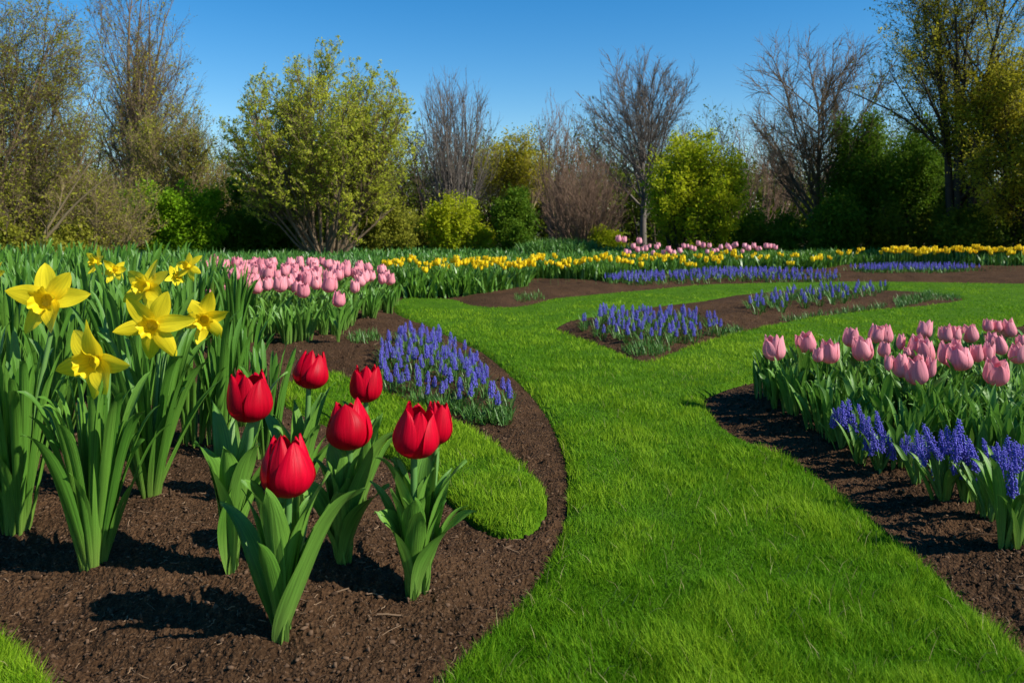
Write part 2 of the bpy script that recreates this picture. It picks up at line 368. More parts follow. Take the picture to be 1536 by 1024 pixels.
def kids(g, P, Rr, L, n, ang, lf, rf, tmin, pts, wig, up, env, rmin):
    N0, k, _ = P.shape
    cnt = np.full(N0, n) if np.isscalar(n) else n
    if np.isscalar(n):
        w = np.clip(L / (L.mean() + 1e-9), .3, 2.2); cnt = np.maximum(1, np.round(n * w + g.uniform(-.5, .5, N0))).astype(int)
    idx = np.repeat(np.arange(N0), cnt); m = len(idx)
    t = tmin + (1 - tmin) * g.random(m); f = t * (k - 1); i0 = np.minimum(f.astype(int), k - 2); fr = (f - i0)[:, None]
    a, b = P[idx, i0], P[idx, i0 + 1]; pos = a * (1 - fr) + b * fr; d = unit(b - a)
    rad = Rr[idx, i0] * (1 - fr[:, 0]) + Rr[idx, i0 + 1] * fr[:, 0]
    rv = unit(g.normal(0, 1, (m, 3))); pr = unit(rv - d * (rv * d).sum(1, keepdims=True))
    an = np.radians(g.uniform(*ang, m))[:, None]
    dr = unit(d * np.cos(an) + pr * np.sin(an))
    Lc = L[idx] * g.uniform(*lf, m) * (1.15 - .55 * t)
    return curves(g, pos, dr, Lc, np.maximum(rad * rf, rmin), pts, wig, up, env)
def tubes(P, Rr, sides):
    n, k, _ = P.shape
    T = np.zeros_like(P); T[:, 1:-1] = P[:, 2:] - P[:, :-2]; T[:, 0] = P[:, 1] - P[:, 0]; T[:, -1] = P[:, -1] - P[:, -2]; T = unit(T)
    ref = np.where(np.abs(T[:, :1, 2:3]) < .9, np.array([0, 0, 1.]), np.array([1., 0, 0])); ref = np.broadcast_to(ref, T.shape)
    A = unit(np.cross(T, ref)); B = np.cross(T, A)
    an = np.arange(sides) * 2 * PI / sides
    V = P[:, :, None] + Rr[:, :, None, None] * (A[:, :, None] * np.cos(an)[:, None] + B[:, :, None] * np.sin(an)[:, None])
    b = np.arange(n)[:, None, None, None] * (k * sides) + np.arange(k - 1)[None, :, None, None] * sides
    j = np.arange(sides); q = np.stack([j, (j + 1) % sides, (j + 1) % sides + sides, j + sides], -1)
    return V.reshape(-1, 3), (b + q[None, None]).reshape(-1, 4)
v, f = tubes(DEBRIS[0], DEBRIS[1], 4)
stuff('bark_shreds', mesh_data('bark_shreds', v, f, BARK_BIT, True, np.repeat(DEBRIS[2], 12)), 'small shreds of bark and twig lying on the soil', 'mulch')
def join(parts):
    Vs, Fs, o = [], [], 0
    for v, f in parts: Vs.append(v); Fs.append(f + o); o += len(v)
    return np.concatenate(Vs), np.concatenate(Fs)
def leafcloud(g, P, n, size, spread, droop=.2, asp=.5):
    N0, k, _ = P.shape; i = g.integers(0, N0, n); f = (g.random(n) ** .8) * (k - 1.001); i0 = f.astype(int); fr = (f - i0)[:, None]
    p = P[i, i0] * (1 - fr) + P[i, i0 + 1] * fr + g.normal(0, spread, (n, 3))
    a = unit(g.normal(0, 1, (n, 3)) + np.array([0, 0, -droop])); r = g.normal(0, 1, (n, 3)); b = unit(np.cross(a, r))
    s = size * np.exp(g.normal(0, .3, n))[:, None]
    c = np.cross(a, b) * s * .12
    V = np.stack([p - a * s * .5, p + b * s * asp * .5 + c, p + a * s * .5, p - b * s * asp * .5 + c], 1).reshape(-1, 3)
    cl = fbm(p[:, 0] + 31, p[:, 2] + p[:, 1] * .7, 1.4, 2)
    return V, np.arange(4 * n).reshape(-1, 4), np.clip(.5 + 1.1 * cl + g.normal(0, .2, n), 0, 1)

BARK = {k: barkmat(k, a, b) for k, a, b in (
    ('grey_bark', (.10, .085, .068), (.20, .165, .135)), ('brown_bark', (.11, .078, .048), (.23, .165, .10)),
    ('russet_twig', (.15, .092, .058), (.28, .18, .12)), ('dark_bark', (.028, .022, .015), (.075, .058, .040)), ('tan_twig', (.17, .125, .06), (.30, .225, .12)), ('wood_bark', (.045, .034, .022), (.10, .072, .045)))}
LEAF = {k: leafmat(k, a, b, .6, .5, 'attr', .1) for k, a, b in (
    ('willow_leaf', (.34, .41, .03), (.60, .61, .06)), ('lime_leaf', (.28, .36, .010), (.56, .57, .02)), ('bright_leaf', (.14, .30, .008), (.28, .44, .015)),
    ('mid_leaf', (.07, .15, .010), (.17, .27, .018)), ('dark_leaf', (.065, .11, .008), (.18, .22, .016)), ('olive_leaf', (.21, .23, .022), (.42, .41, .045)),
    ('gold_leaf', (.26, .25, .015), (.50, .44, .03)))}
TREES = []
def tree(name, label, cat, px, d, top, wpx, group=None, seed=1, stems=1, spread=8, base_r=.05, rad=.10, trunk=.35, lv=(), bark='grey_bark', leaf=None, nleaf=0, lsize=.07, lspread=.05,
         low=None, lean=0.0, z0=0.0, wig=.05, up=.02, stem_len=.9, jit=.14, cx=0.0, offd=0.0, asp=.5, droop=.2, leafmin=0.0):
    g = np.random.default_rng(seed)
    bx = (px - 768) / FPX * d; by = d; H = CAMH + (HOR - top) * d / FPX - z0; W = wpx * d / FPX / 2
    lowz = H * trunk * .9 if low is None else H * low
    cz = (H + lowz) / 2
    env = Env((cx * W, 0, cz), (W, W * .85, (H - lowz) / 2 + .01), jit)
    az = g.uniform(0, 2 * PI, stems); sp = np.radians(2.1 * spread * g.random(stems) ** .75 if stems > 1 else np.zeros(1))
    dr = np.stack([np.sin(sp) * np.cos(az) + lean, np.sin(sp) * np.sin(az), np.cos(sp)], 1); dr = unit(dr)
    st = np.stack([np.cos(az) * base_r * g.random(stems), np.sin(az) * base_r * g.random(stems), np.full(stems, -.1)], 1)
    L0 = np.full(stems, H * stem_len) * g.uniform(.8, 1.05, stems)
    Rd = np.full(stems, rad) * g.uniform(.7, 1.1, stems)
    P, Rr, L = curves(g, st, dr, L0, Rd, 10, wig, up, env if stems > 3 else None, .88)
    t = thing(name, label, cat, (bx, by, z0), group)
    v, f = tubes(P, Rr, 6)
    put('trunk', mesh_data('trunk', v, f, BARK[bark]), t)
    geo = []; levels = [(P, Rr, L)]
    for (n, ang, lf, rf, tmin, pts, wg, u_, rmin) in lv:
        P, Rr, L = kids(g, P, Rr, L, n, ang, lf, rf, tmin, pts, wg, u_, env, rmin); levels.append((P, Rr, L))
        geo.append(tubes(P, Rr, 4 if len(geo) == 0 else 3))
    if geo:
        v, f = join(geo); put('crown', mesh_data('crown', v, f, BARK[bark]), t)
    if leaf:
        src = levels[-1][0]
        if leafmin: src = src[src[:, -1, 2] > leafmin * H]
        v, f, tn = leafcloud(g, src, nleaf, lsize, lspread, droop, asp)
        put('foliage', mesh_data('foliage', v, f, LEAF[leaf], False, tn), t)
    TREES.append((name, px, len(geo) and len(f)))
    return t

BIG = ((9, (22, 48), (.45, .75), .55, .28, 8, .10, .05, .016), (9, (18, 50), (.35, .6), .5, .15, 6, .13, .05, .008), (9, (18, 55), (.3, .6), .55, .1, 5, .15, .04, .0055))
FANL = ((7, (10, 30), (.35, .6), .55, .25, 7, .09, .05, .010), (8, (12, 38), (.3, .6), .55, .15, 5, .12, .05, .006))
BUSH = ((8, (20, 60), (.35, .6), .55, .1, 6, .14, .03, .010), (8, (20, 65), (.3, .6), .55, .1, 4, .18, .02, .006))
TALL = ((11, (14, 34), (.35, .6), .5, .22, 8, .08, .06, .014), (9, (15, 42), (.3, .55), .5, .15, 6, .12, .06, .008), (6, (15, 50), (.3, .6), .55, .1, 4, .14, .04, .0055))

# left side
tree('willow_shrub', 'tall tangled willow shrub with olive young leaves at the left edge', 'shrub', 0, 17, -80, 330, seed=11, stems=24, spread=22, base_r=.5, rad=.05, lv=((10, (15, 45), (.35, .6), .5, .12, 8, .11, .03, .010), (10, (15, 50), (.3, .55), .5, .1, 6, .14, .02, .006), (5, (20, 55), (.3, .6), .6, .1, 4, .16, 0, .0045)), bark='brown_bark', leaf='olive_leaf', nleaf=50000, lsize=.042, low=-.1, wig=.08, lean=.12)
tree('leaning_tree', 'bare leaning stem with pale bark rising from the ground at far left', 'tree', 18, 15.5, 215, 150, seed=12, stems=2, spread=10, rad=.055, lv=((6, (15, 45), (.3, .5), .5, .2, 7, .1, .04, .010), (6, (20, 50), (.3, .5), .5, .2, 5, .12, .03, .006)), bark='tan_twig', low=.0, lean=.75, stem_len=1.15, wig=.06)
tree('poplar_tree', 'tall bare many-stemmed tree with tan twigs behind the left shrubs', 'tree', 185, 27, -90, 250, seed=13, stems=8, spread=7, base_r=.5, rad=.12, lv=((14, (12, 32), (.3, .5), .45, .15, 8, .08, .06, .013), (10, (15, 42), (.3, .55), .5, .12, 6, .12, .06, .008), (6, (15, 50), (.3, .6), .55, .1, 4, .14, .04, .0055)), bark='brown_bark', leaf='gold_leaf', nleaf=9000, lsize=.06, low=-.2, wig=.045, up=.03, jit=.08)
tree('brown_thicket', 'dense brown bare twiggy bush at the left behind the daffodils', 'bush', 130, 17.5, 225, 240, seed=14, stems=60, spread=30, base_r=.9, rad=.022, lv=((9, (15, 50), (.3, .55), .55, .1, 6, .14, .0, .007), (9, (20, 60), (.3, .6), .6, .1, 4, .18, 0, .005)), bark='tan_twig', leaf='olive_leaf', nleaf=11000, lsize=.045, low=-.15)
tree('brown_thicket', 'brown twiggy bush at the far left edge beneath the willow', 'bush', 5, 16.5, 240, 200, seed=44, stems=44, spread=30, base_r=.8, rad=.022, lv=((8, (15, 50), (.3, .55), .55, .1, 6, .14, .0, .007), (8, (20, 60), (.3, .6), .6, .1, 4, .18, 0, .005)), bark='brown_bark', leaf='olive_leaf', nleaf=9000, lsize=.045, low=-.15)
tree('green_bush', 'bright green leafy bush left of the big round shrub', 'bush', 262, 19.5, 248, 150, seed=15, stems=16, spread=30, base_r=.5, rad=.03, lv=BUSH, bark='dark_bark', leaf='bright_leaf', nleaf=30000, lsize=.07, low=-.15, lspread=.09)
tree('sparse_tree', 'thin pale twiggy tree between the tall left tree and the round shrub', 'tree', 275, 25, 125, 190, seed=16, stems=12, spread=14, base_r=.5, rad=.05, lv=TALL, bark='tan_twig', leaf='olive_leaf', nleaf=16000, lsize=.055, low=-.1)
tree('round_shrub', 'large round many-stemmed shrub with fresh yellow green leaves', 'shrub', 488, 19.6, 50, 318, seed=17, stems=34, spread=26, base_r=.28, rad=.05, lv=((11, (10, 38), (.3, .5), .5, .22, 8, .09, .04, .010), (10, (15, 45), (.3, .55), .5, .12, 6, .12, .05, .006), (3, (20, 50), (.35, .6), .6, .1, 4, .14, .05, .005)), bark='brown_bark', leaf='willow_leaf', nleaf=105000, lsize=.049, lspread=.022, low=.0, wig=.05, cx=-.06, jit=.045, up=.015)
tree('under_bush', 'dark green bush under the left side of the round shrub', 'bush', 385, 21, 265, 170, seed=18, stems=16, spread=32, base_r=.6, rad=.03, lv=BUSH, bark='dark_bark', leaf='mid_leaf', nleaf=26000, lsize=.075, low=-.15, lspread=.1)
tree('under_bush', 'low olive bush at the right foot of the round shrub', 'bush', 575, 21.5, 290, 110, seed=19, stems=14, spread=32, base_r=.5, rad=.03, lv=BUSH, bark='dark_bark', leaf='olive_leaf', nleaf=12000, lsize=.07, low=-.15, lspread=.1)
# middle
tree('bare_tree', 'upright bare grey tree right of the round shrub', 'tree', 682, 27, 95, 165, seed=20, stems=26, spread=9, base_r=.3, rad=.055, lv=((9, (8, 26), (.3, .5), .55, .15, 7, .08, .05, .011), (9, (12, 36), (.3, .6), .55, .1, 5, .12, .05, .0065)), bark='grey_bark', low=-.1, wig=.035, up=.02, jit=.08, stem_len=1.0)
tree('yellow_bush', 'rounded yellow green bush in front of the upright bare tree', 'bush', 690, 22, 281, 122, seed=21, stems=18, spread=32, base_r=.5, rad=.028, lv=BUSH, bark='brown_bark', leaf='lime_leaf', nleaf=22000, lsize=.07, low=-.12, lspread=.08)
tree('pale_tree', 'distant rounded tree with pale yellow green leaves', 'tree', 760, 31, 196, 150, seed=22, stems=7, spread=20, base_r=.4, rad=.08, lv=BIG[:2] + ((5, (18, 55), (.3, .6), .55, .1, 4, .15, -.02, .006),), bark='tan_twig', leaf='gold_leaf', nleaf=17000, lsize=.085, lspread=.12, low=.05)
tree('dark_bush', 'small dark green bush between yellow bush and brown twiggy bush', 'bush', 780, 21.5, 285, 82, seed=23, stems=14, spread=28, base_r=.4, rad=.028, lv=BUSH, bark='dark_bark', leaf='mid_leaf', nleaf=20000, lsize=.07, low=-.12, lspread=.08)
tree('sapling', 'thin bare upright sapling standing behind the brown twiggy bush', 'tree', 840, 29, 125, 90, seed=24, stems=14, spread=7, base_r=.4, rad=.045, lv=FANL, bark='russet_twig', low=-.1, wig=.04, up=.03, stem_len=1.0)
tree('brown_bush', 'wide fan shaped bare brown bush in the middle of the tree line', 'bush', 872, 24, 208, 150, seed=25, stems=70, spread=24, base_r=.5, rad=.026, lv=((9, (8, 26), (.35, .6), .6, .2, 6, .08, .03, .007), (7, (12, 36), (.3, .55), .6, .1, 4, .12, .03, .005)), bark='russet_twig', low=-.2, wig=.05, up=.02)
tree('bare_tree', 'wide domed bare tree with slender branches behind the lime bush', 'tree', 965, 26, 58, 232, seed=26, stems=1, base_r=.01, rad=.13, lv=((34, (14, 60), (1.0, 1.45), .5, .22, 12, .045, .016, .022), (18, (12, 40), (.22, .4), .5, .2, 7, .09, .03, .010), (10, (14, 44), (.3, .6), .55, .1, 5, .12, .03, .0065)), bark='grey_bark', low=.08, wig=.02, stem_len=.58, cx=0, jit=.05)
tree('lime_bush', 'large lime green bush in front of the domed bare tree', 'bush', 1030, 20.5, 188, 180, seed=27, stems=22, spread=26, base_r=.6, rad=.04, lv=((9, (14, 45), (.35, .6), .5, .12, 7, .12, .04, .010), (8, (18, 55), (.3, .6), .55, .1, 5, .15, .03, .006)), bark='dark_bark', leaf='lime_leaf', nleaf=46000, lsize=.065, lspread=.08, low=-.12)
tree('bare_thicket', 'hazy brown thicket of bare twigs between two bare trees', 'bush', 1130, 29, 165, 160, seed=28, stems=34, spread=22, base_r=1.2, rad=.035, lv=FANL, bark='russet_twig', low=-.1)
# right side
tree('bare_tree', 'tall spreading bare tree with a single dark trunk at right', 'tree', 1226, 22, -4, 240, seed=29, stems=1, rad=.14, base_r=.01, lv=((28, (18, 62), (.8, 1.2), .55, .14, 10, .07, .022, .022), (14, (16, 46), (.3, .55), .5, .12, 7, .12, .04, .011), (11, (18, 52), (.3, .6), .55, .1, 5, .15, .02, .006)), bark='brown_bark', low=.08, wig=.05, stem_len=.68, jit=.09)
tree('dark_tree', 'dense dark green tree between the spreading bare tree and the last trunk', 'tree', 1340, 21, 125, 190, seed=30, stems=9, spread=20, base_r=.5, rad=.09, lv=BIG[:2] + ((5, (18, 55), (.3, .6), .55, .1, 4, .15, 0, .006),), bark='dark_bark', leaf='mid_leaf', nleaf=75000, lsize=.068, lspread=.14, low=-.1)
tree('tall_tree', 'tall dark stemmed tree with yellow olive leaves at the right edge', 'tree', 1436, 18.5, -110, 330, seed=31, stems=4, spread=6, base_r=.05, rad=.12, lv=((12, (20, 48), (.4, .65), .55, .2, 8, .10, .05, .016), (10, (18, 50), (.35, .6), .5, .12, 6, .13, .05, .008), (8, (18, 55), (.3, .6), .55, .1, 5, .15, .03, .0055)), bark='dark_bark', leaf='gold_leaf', nleaf=42000, lsize=.046, low=.05, wig=.05, cx=.15)
tree('leafy_tree', 'leafy olive tree filling the right edge of the view', 'tree', 1550, 17.5, 75, 300, seed=32, stems=8, spread=18, base_r=.4, rad=.08, lv=BIG[:2] + ((5, (18, 55), (.3, .6), .55, .1, 4, .15, 0, .006),), bark='dark_bark', leaf='gold_leaf', nleaf=70000, lsize=.055, lspread=.1, low=-.08)
for k, (px, d, top, w, lf_, lab) in enumerate([
    (1145, 21, 315, 130, 'mid_leaf', 'low green bush at the foot of the brown thicket'), (1265, 20.5, 290, 150, 'mid_leaf', 'low dark bush right of the single dark trunk'),
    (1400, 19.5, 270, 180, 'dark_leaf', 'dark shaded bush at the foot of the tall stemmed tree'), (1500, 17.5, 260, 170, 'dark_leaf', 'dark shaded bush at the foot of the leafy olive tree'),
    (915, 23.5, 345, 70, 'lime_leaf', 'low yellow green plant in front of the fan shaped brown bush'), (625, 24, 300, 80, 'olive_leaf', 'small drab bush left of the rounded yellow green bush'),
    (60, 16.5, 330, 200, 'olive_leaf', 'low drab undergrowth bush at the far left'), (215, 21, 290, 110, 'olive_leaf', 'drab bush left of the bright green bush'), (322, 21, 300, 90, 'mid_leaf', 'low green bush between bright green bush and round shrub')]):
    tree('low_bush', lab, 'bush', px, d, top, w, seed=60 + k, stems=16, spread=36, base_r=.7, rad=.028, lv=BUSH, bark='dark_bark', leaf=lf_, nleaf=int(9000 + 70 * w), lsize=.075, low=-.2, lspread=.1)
# far wood closing the view
g = np.random.default_rng(90); n = 900
st = np.stack([g.uniform(-34, 34, n), g.uniform(33, 44, n), np.zeros(n)], 1); dr = unit(g.normal(0, .18, (n, 3)) + np.array([0, 0, 1]))
P, Rr, L = curves(g, st, dr, g.uniform(2.2, 5.0, n), np.full(n, .05), 7, .06, .03); geo = [tubes(P, Rr, 4)]
P, Rr, L = kids(g, P, Rr, L, 9, (15, 45), (.3, .55), .5, .15, 5, .1, .03, None, .014); geo.append(tubes(P, Rr, 3))
P, Rr, L = kids(g, P, Rr, L, 5, (15, 50), (.3, .6), .6, .1, 4, .14, .02, None, .009); geo.append(tubes(P, Rr, 3))
v, f = join(geo); stuff('far_wood', mesh_data('far_wood', v, f, BARK['wood_bark']), 'far off brown bare wood behind all the garden trees', 'wood')
v, f, tn = leafcloud(g, P, 60000, .11, .25); nu_ = 70000; up_ = np.stack([g.uniform(-36, 36, nu_), g.uniform(33, 40, nu_), np.zeros(nu_)], 1); up_[:, 2] = (1.6 + 2.2 * vnoise(up_[:, 0] * .45 + 9, up_[:, 1] * .3)) * g.random(nu_) ** .8
v2, f2, tn2 = leafcloud(g, np.repeat(up_[:, None], 2, 1), nu_, .22, .15); v, f, tn = np.concatenate([v, v2]), np.concatenate([f, f2 + len(v)]), np.concatenate([tn, tn2])
stuff('far_undergrowth', mesh_data('far_undergrowth', v, f, LEAF['dark_leaf'], False, tn), 'drab green leaves of the far wood behind the garden trees', 'wood')

# ------------------------------------------------------------------ flower meshes
def grid_faces(nu, nv):
    i = np.arange(nu * nv).reshape(nv, nu); return np.stack([i[:-1, :-1], i[:-1, 1:], i[1:, 1:], i[1:, :-1]], -1).reshape(-1, 4)
def tulip_petal(k, R0, Hh, tight, flare, g, nu=9, nv=18, hv=.1):
    inner = k % 2; az = k * PI / 3 + g.normal(0, .06); W = R(57 if not inner else 47) * g.uniform(.9, 1.06)
    u = np.linspace(-1, 1, nu); v = 1 - (1 - np.linspace(0, 1, nv)) ** 1.8; U, Vv = np.meshgrid(u, v)
    hh = Hh * (1 + g.uniform(-hv, hv * .6)) * (1.03 if inner else .97); zc = .36 * Hh
    th = np.clip(Vv / .5, 0, 1) * PI / 2; s = np.clip((Vv - .5) / .5, 0, 1)
    rr = np.where(Vv < .5, np.sin(th) * .94 + .06, 1 - tight * s ** 2 + flare * s ** 4)
    z = np.where(Vv < .5, zc * (1 - np.cos(th)), zc + (hh - zc) * (s * .96 + .04 * s ** 2))
    wa = W * np.where(Vv < .5, .45 + .55 * np.sin(th), np.sqrt(np.clip(1 - s ** 2.4, 0, 1)) * .98 + .02 * (1 - s))
    rad = R0 * (.84 if inner else 1.0) * rr * (1 - .10 * U ** 2 * (.4 + s)) + R0 * .035 * np.exp(-(U / .12) ** 2) * (-1)
    rad = rad * (1 + .03 * np.sin(5 * Vv + g.uniform(0, 6)) * U)
    z = z - .05 * Hh * U ** 2 * s + .012 * Hh * s ** 2 * np.sin(2.5 * U + g.uniform(0, 6)); rad = rad * (1 + .045 * np.sin(7 * U + g.uniform(0, 6)) * s + g.normal(0, .05) * s)
    A = az + U * wa
    return np.stack([rad * np.cos(A), rad * np.sin(A), z], -1).reshape(-1, 3), grid_faces(nu, nv)
def tube_curve(pts, r0, r1, sides=7):
    P = np.array(pts, float)[None]; Rr = np.linspace(r0, r1, P.shape[1])[None]; return tubes(P, Rr, sides)
def bez(p0, p1, p2, p3, n):
    t = np.linspace(0, 1, n)[:, None]; return (1 - t) ** 3 * p0 + 3 * t * (1 - t) ** 2 * p1 + 3 * t * t * (1 - t) * p2 + t ** 3 * p3
def stem_pts(tip, n=8):
    tip = np.array(tip, float); z = np.array([0, 0, 1.])
    return bez(np.zeros(3) - z * .02, z * tip[2] * .4, tip - z * tip[2] * .35, tip, n)
def leaf_geo(tip, w, fold=.55, prof='tulip', n=16, m=7, bow=.25, wave=.03, ph=0., arch=.15, twist=0.):
    """one leaf from the ground to its tip; clasping and channelled at the base, flat and pointed at the tip"""
    tip = np.array(tip, float); o = np.array([tip[0], tip[1], 0]); ol = np.linalg.norm(o); o = o / ol if ol > 1e-6 else np.array([1., 0, 0])
    Ln = np.linalg.norm(tip)
    S = bez(np.array([0, 0, -.02]), np.array([0, 0, tip[2] * .45]) + o * ol * (.2 + bow * .3), np.array([0, 0, tip[2] * (.85 + arch)]) + o * ol * (.45 + bow * .4), tip, n)
    T = np.gradient(S, axis=0); T = unit(T)
    side = np.cross(np.array([0, 0, 1.]), o); Nn = unit(np.cross(np.broadcast_to(side, T.shape), T)) * -1      # towards the plant's axis / up
    t = np.linspace(0, 1, n)
    if prof == 'tulip': wt = w * (.30 * (1 - t) + np.sin(PI * np.clip(t, 0, 1) ** .85) ** .8 * .92) * (1 - t ** 6)
    else: wt = w * np.clip(.75 + .35 * np.sin(PI * t * .9) - .05, 0, 1) * np.sqrt(np.clip(1 - t ** 5, 0, 1))
    wt[-1] = w * .01
    u = np.linspace(-1, 1, m)
    fo = fold * (1.25 - .95 * t)
    tw = twist * t
    V = np.zeros((n, m, 3))
    for j, uu in enumerate(u):
        lat = wt * .5 * uu * np.cos(fo * abs(uu)); dep = wt * .5 * abs(uu) * np.sin(fo * abs(uu) ** .9) + wave * w * np.sin(t * 9 + ph + uu) * abs(uu) ** 2
        V[:, j] = S + side * (lat * np.cos(tw))[:, None] + Nn * (dep + lat * np.sin(tw))[:, None]
    return V.reshape(-1, 3), grid_faces(m, n)

# ------------------------------------------------------------------ tulips
def petals(kind, n_var, R0, Hh, tight, flare, seed, hv=.1):
    out = []
    for i in range(n_var):
        g = np.random.default_rng(seed + i); tt = tight * g.uniform(.55, 1.35); ff = flare * g.uniform(.5, 1.5)
        out.append([mesh_data('petal', *tulip_petal(k, R0, Hh, tt, ff, g, hv=hv), M[kind], guv=(9, 18)) for k in range(6)])
    return out
def merged(list_of_me, name, mat):
    parts = []
    for me in list_of_me:
        v = np.zeros(len(me.vertices) * 3, np.float32); me.vertices.foreach_get('co', v)
        f = np.zeros(len(me.polygons) * 4, np.int32); me.loops.foreach_get('vertex_index', f); parts.append((v.reshape(-1, 3), f.reshape(-1, 4)))
    v, f = join(parts); return mesh_data(name, v, f, mat, guv=(9, 18))
UNIT_R, UNIT_H = .5, 1.0            # flower meshes of unit height, scaled to size
RED = petals('red', 5, .45, 1.0, .44, .10, 200, .08)
PINK = petals('pink', 5, .43, 1.0, .30, .12, 300, .12)
PINK1 = [merged(p, 'flower', M['pink']) for p in PINK]
def add_flower(parent, pet, size, loc, rotz, tilt=(0, 0), wide=1.0):
    e = put('flower', None, parent, loc, (tilt[0], tilt[1], rotz), (size * wide, size * wide, size))
    for me in pet: put('petal', me, e)
    return e
def tulip_tip_leaves(root, base_px, base, tips, g, w=.075):
    d = base.y
    for (tx, ty, ww, fold, dd) in tips:
        tp = above(tx, ty, d + dd); rel = tp - base
        v, f = leaf_geo(rel, w * ww, fold, 'tulip', 24, 9, bow=g.uniform(.1, .45), wave=.09, ph=g.uniform(0, 6), arch=g.uniform(.0, .16), twist=g.normal(0, .35))
        put('leaf', mesh_data('leaf', v, f, M['tul_leaf'], guv=(9, 24)), root)
RG = 'red tulips in the foreground bed'
def red_tulip(label, bx, by, fx, ft, fb, seed, tips=(), wide=1.0, w=.075, fdd=0.0, extra=8):
    g = np.random.default_rng(seed); base = ground(bx, by); d = base.y
    t = thing('red_tulip', label, 'tulip', base, RG)
    top = above(fx, ft, d + fdd); bot = above(fx, fb, d + fdd); rel = bot - base
    v, f = tube_curve(stem_pts(rel + Vector((0, 0, .012))), .0105, .0085, 8); put('stem', mesh_data('stem', v, f, M['stem']), t)
    sz = (top.z - bot.z) / 1.0
    add_flower(t, RED[seed % 5], sz, rel, g.uniform(0, 6.3), (g.normal(0, .07), g.normal(0, .07)), wide)
    tulip_tip_leaves(t, (bx, by), base, tips, g, w)
    for j in range(extra):
        a = g.uniform(0, 6.3); r = g.uniform(.05, .15); v, f = leaf_geo((r * math.cos(a), r * math.sin(a) + .03, g.uniform(.22, .38)), g.uniform(.04, .075), g.uniform(.5, .9), 'tulip', 18, 7, g.uniform(.1, .5), .06, g.uniform(0, 6), g.uniform(-.02, .16), g.normal(0, .5))
        put('leaf', mesh_data('leaf', v, f, M['tul_leaf'], guv=(7, 18)), t)
    return t
red_tulip('nearest red tulip, lowest bloom of the group with open pointed petals', 422, 958, 433, 652, 745, 1,
    [(547, 730, 1.25, .5, -.05), (494, 706, .8, .6, .06), (362, 718, 1.25, .75, -.04), (330, 752, .9, .6, .12), (398, 735, 1.0, .9, -.10), (468, 740, .7, .5, .12)], wide=1.0)
red_tulip('leftmost red tulip, rising on its tall stem beside the daffodils', 347, 856, 377, 558, 632, 2,
    [(291, 664, 1.35, .65, -.03), (335, 668, .9, .8, -.05), (431, 556, 1.0, .55, .10), (368, 690, 1.2, .6, .0), (318, 600, .8, .5, .12), (395, 640, .8, .6, .02), (352, 610, .7, .5, .15)], wide=1.02)
red_tulip('middle red tulip with a broad open bloom right above the nearest one', 514, 848, 525, 602, 675, 3,
    [(591, 650, 1.15, .6, -.02), (585, 728, 1.1, .6, -.06), (494, 660, 1.0, .6, .05), (548, 660, .9, .6, .1), (470, 690, 1.0, .7, .03), (520, 720, 1.2, .8, -.06)], wide=1.08)
red_tulip('rightmost front red tulip overlapping a second bloom behind it', 620, 900, 621, 607, 686, 4,
    [(700, 690, .95, .5, .05), (715, 768, 1.25, .5, -.04), (562, 766, 1.2, .6, -.03), (586, 690, 1.05, .6, .04), (622, 750, 1.0, .8, -.08), (650, 700, .7, .6, .0)], wide=1.0)
red_tulip('red tulip tucked behind the right shoulder of the rightmost bloom', 632, 893, 655, 602, 666, 5,
    [(660, 672, .7, .6, .05), (640, 715, .8, .6, .03)], wide=.8, fdd=.08)
red_tulip('rearmost red tulip, highest bloom standing on a long thin stem', 452, 760, 463, 526, 583, 6,
    [(440, 600, .9, .6, .05), (486, 590, .9, .6, .0), (410, 640, .9, .7, .0), (470, 650, 1, .6, -.05), (500, 640, .8, .6, .05), (385, 610, .8, .6, .1)], wide=1.08)
red_tulip('small red tulip with a closed cup in front of the blue flower patch', 540, 765, 549, 549, 603, 7,
    [(514, 600, .7, .6, .05), (575, 620, .8, .6, .05), (528, 640, .9, .6, -.03), (555, 655, .8, .6, -.06), (600, 650, .8, .6, 0)], wide=1.0)

# generic tulip leaves for the other plants: individual leaves, reused
def generic_leaves(n, kind, seed, hgt=(.2, .3), w=(.03, .05), out=(.05, .13), prof='tulip', mat='tul_leaf', nm=(12, 5)):
    g = np.random.default_rng(seed); L = []
    for i in range(n):
        r = g.uniform(*out); v, f = leaf_geo((r, 0, g.uniform(*hgt)), g.uniform(*w), g.uniform(.4, .8), prof, nm[0], nm[1], g.uniform(.1, .5), .05, g.uniform(0, 6), g.uniform(-.05, .2), g.normal(0, .5))
        L.append(mesh_data('leaf', v, f, M[mat], guv=(nm[1], nm[0])))
    return L
PLEAF = generic_leaves(12, 'pink', 400, (.19, .30), (.032, .055), (.04, .14))
PSTEM = []
for i in range(4):
    g = np.random.default_rng(500 + i); v, f = tube_curve(stem_pts((g.normal(0, .03), g.normal(0, .03), 1.0)), .016, .013, 6); me = mesh_data('stem', v, f, M['stem']); PSTEM.append((me, v[-6:].mean(0)))
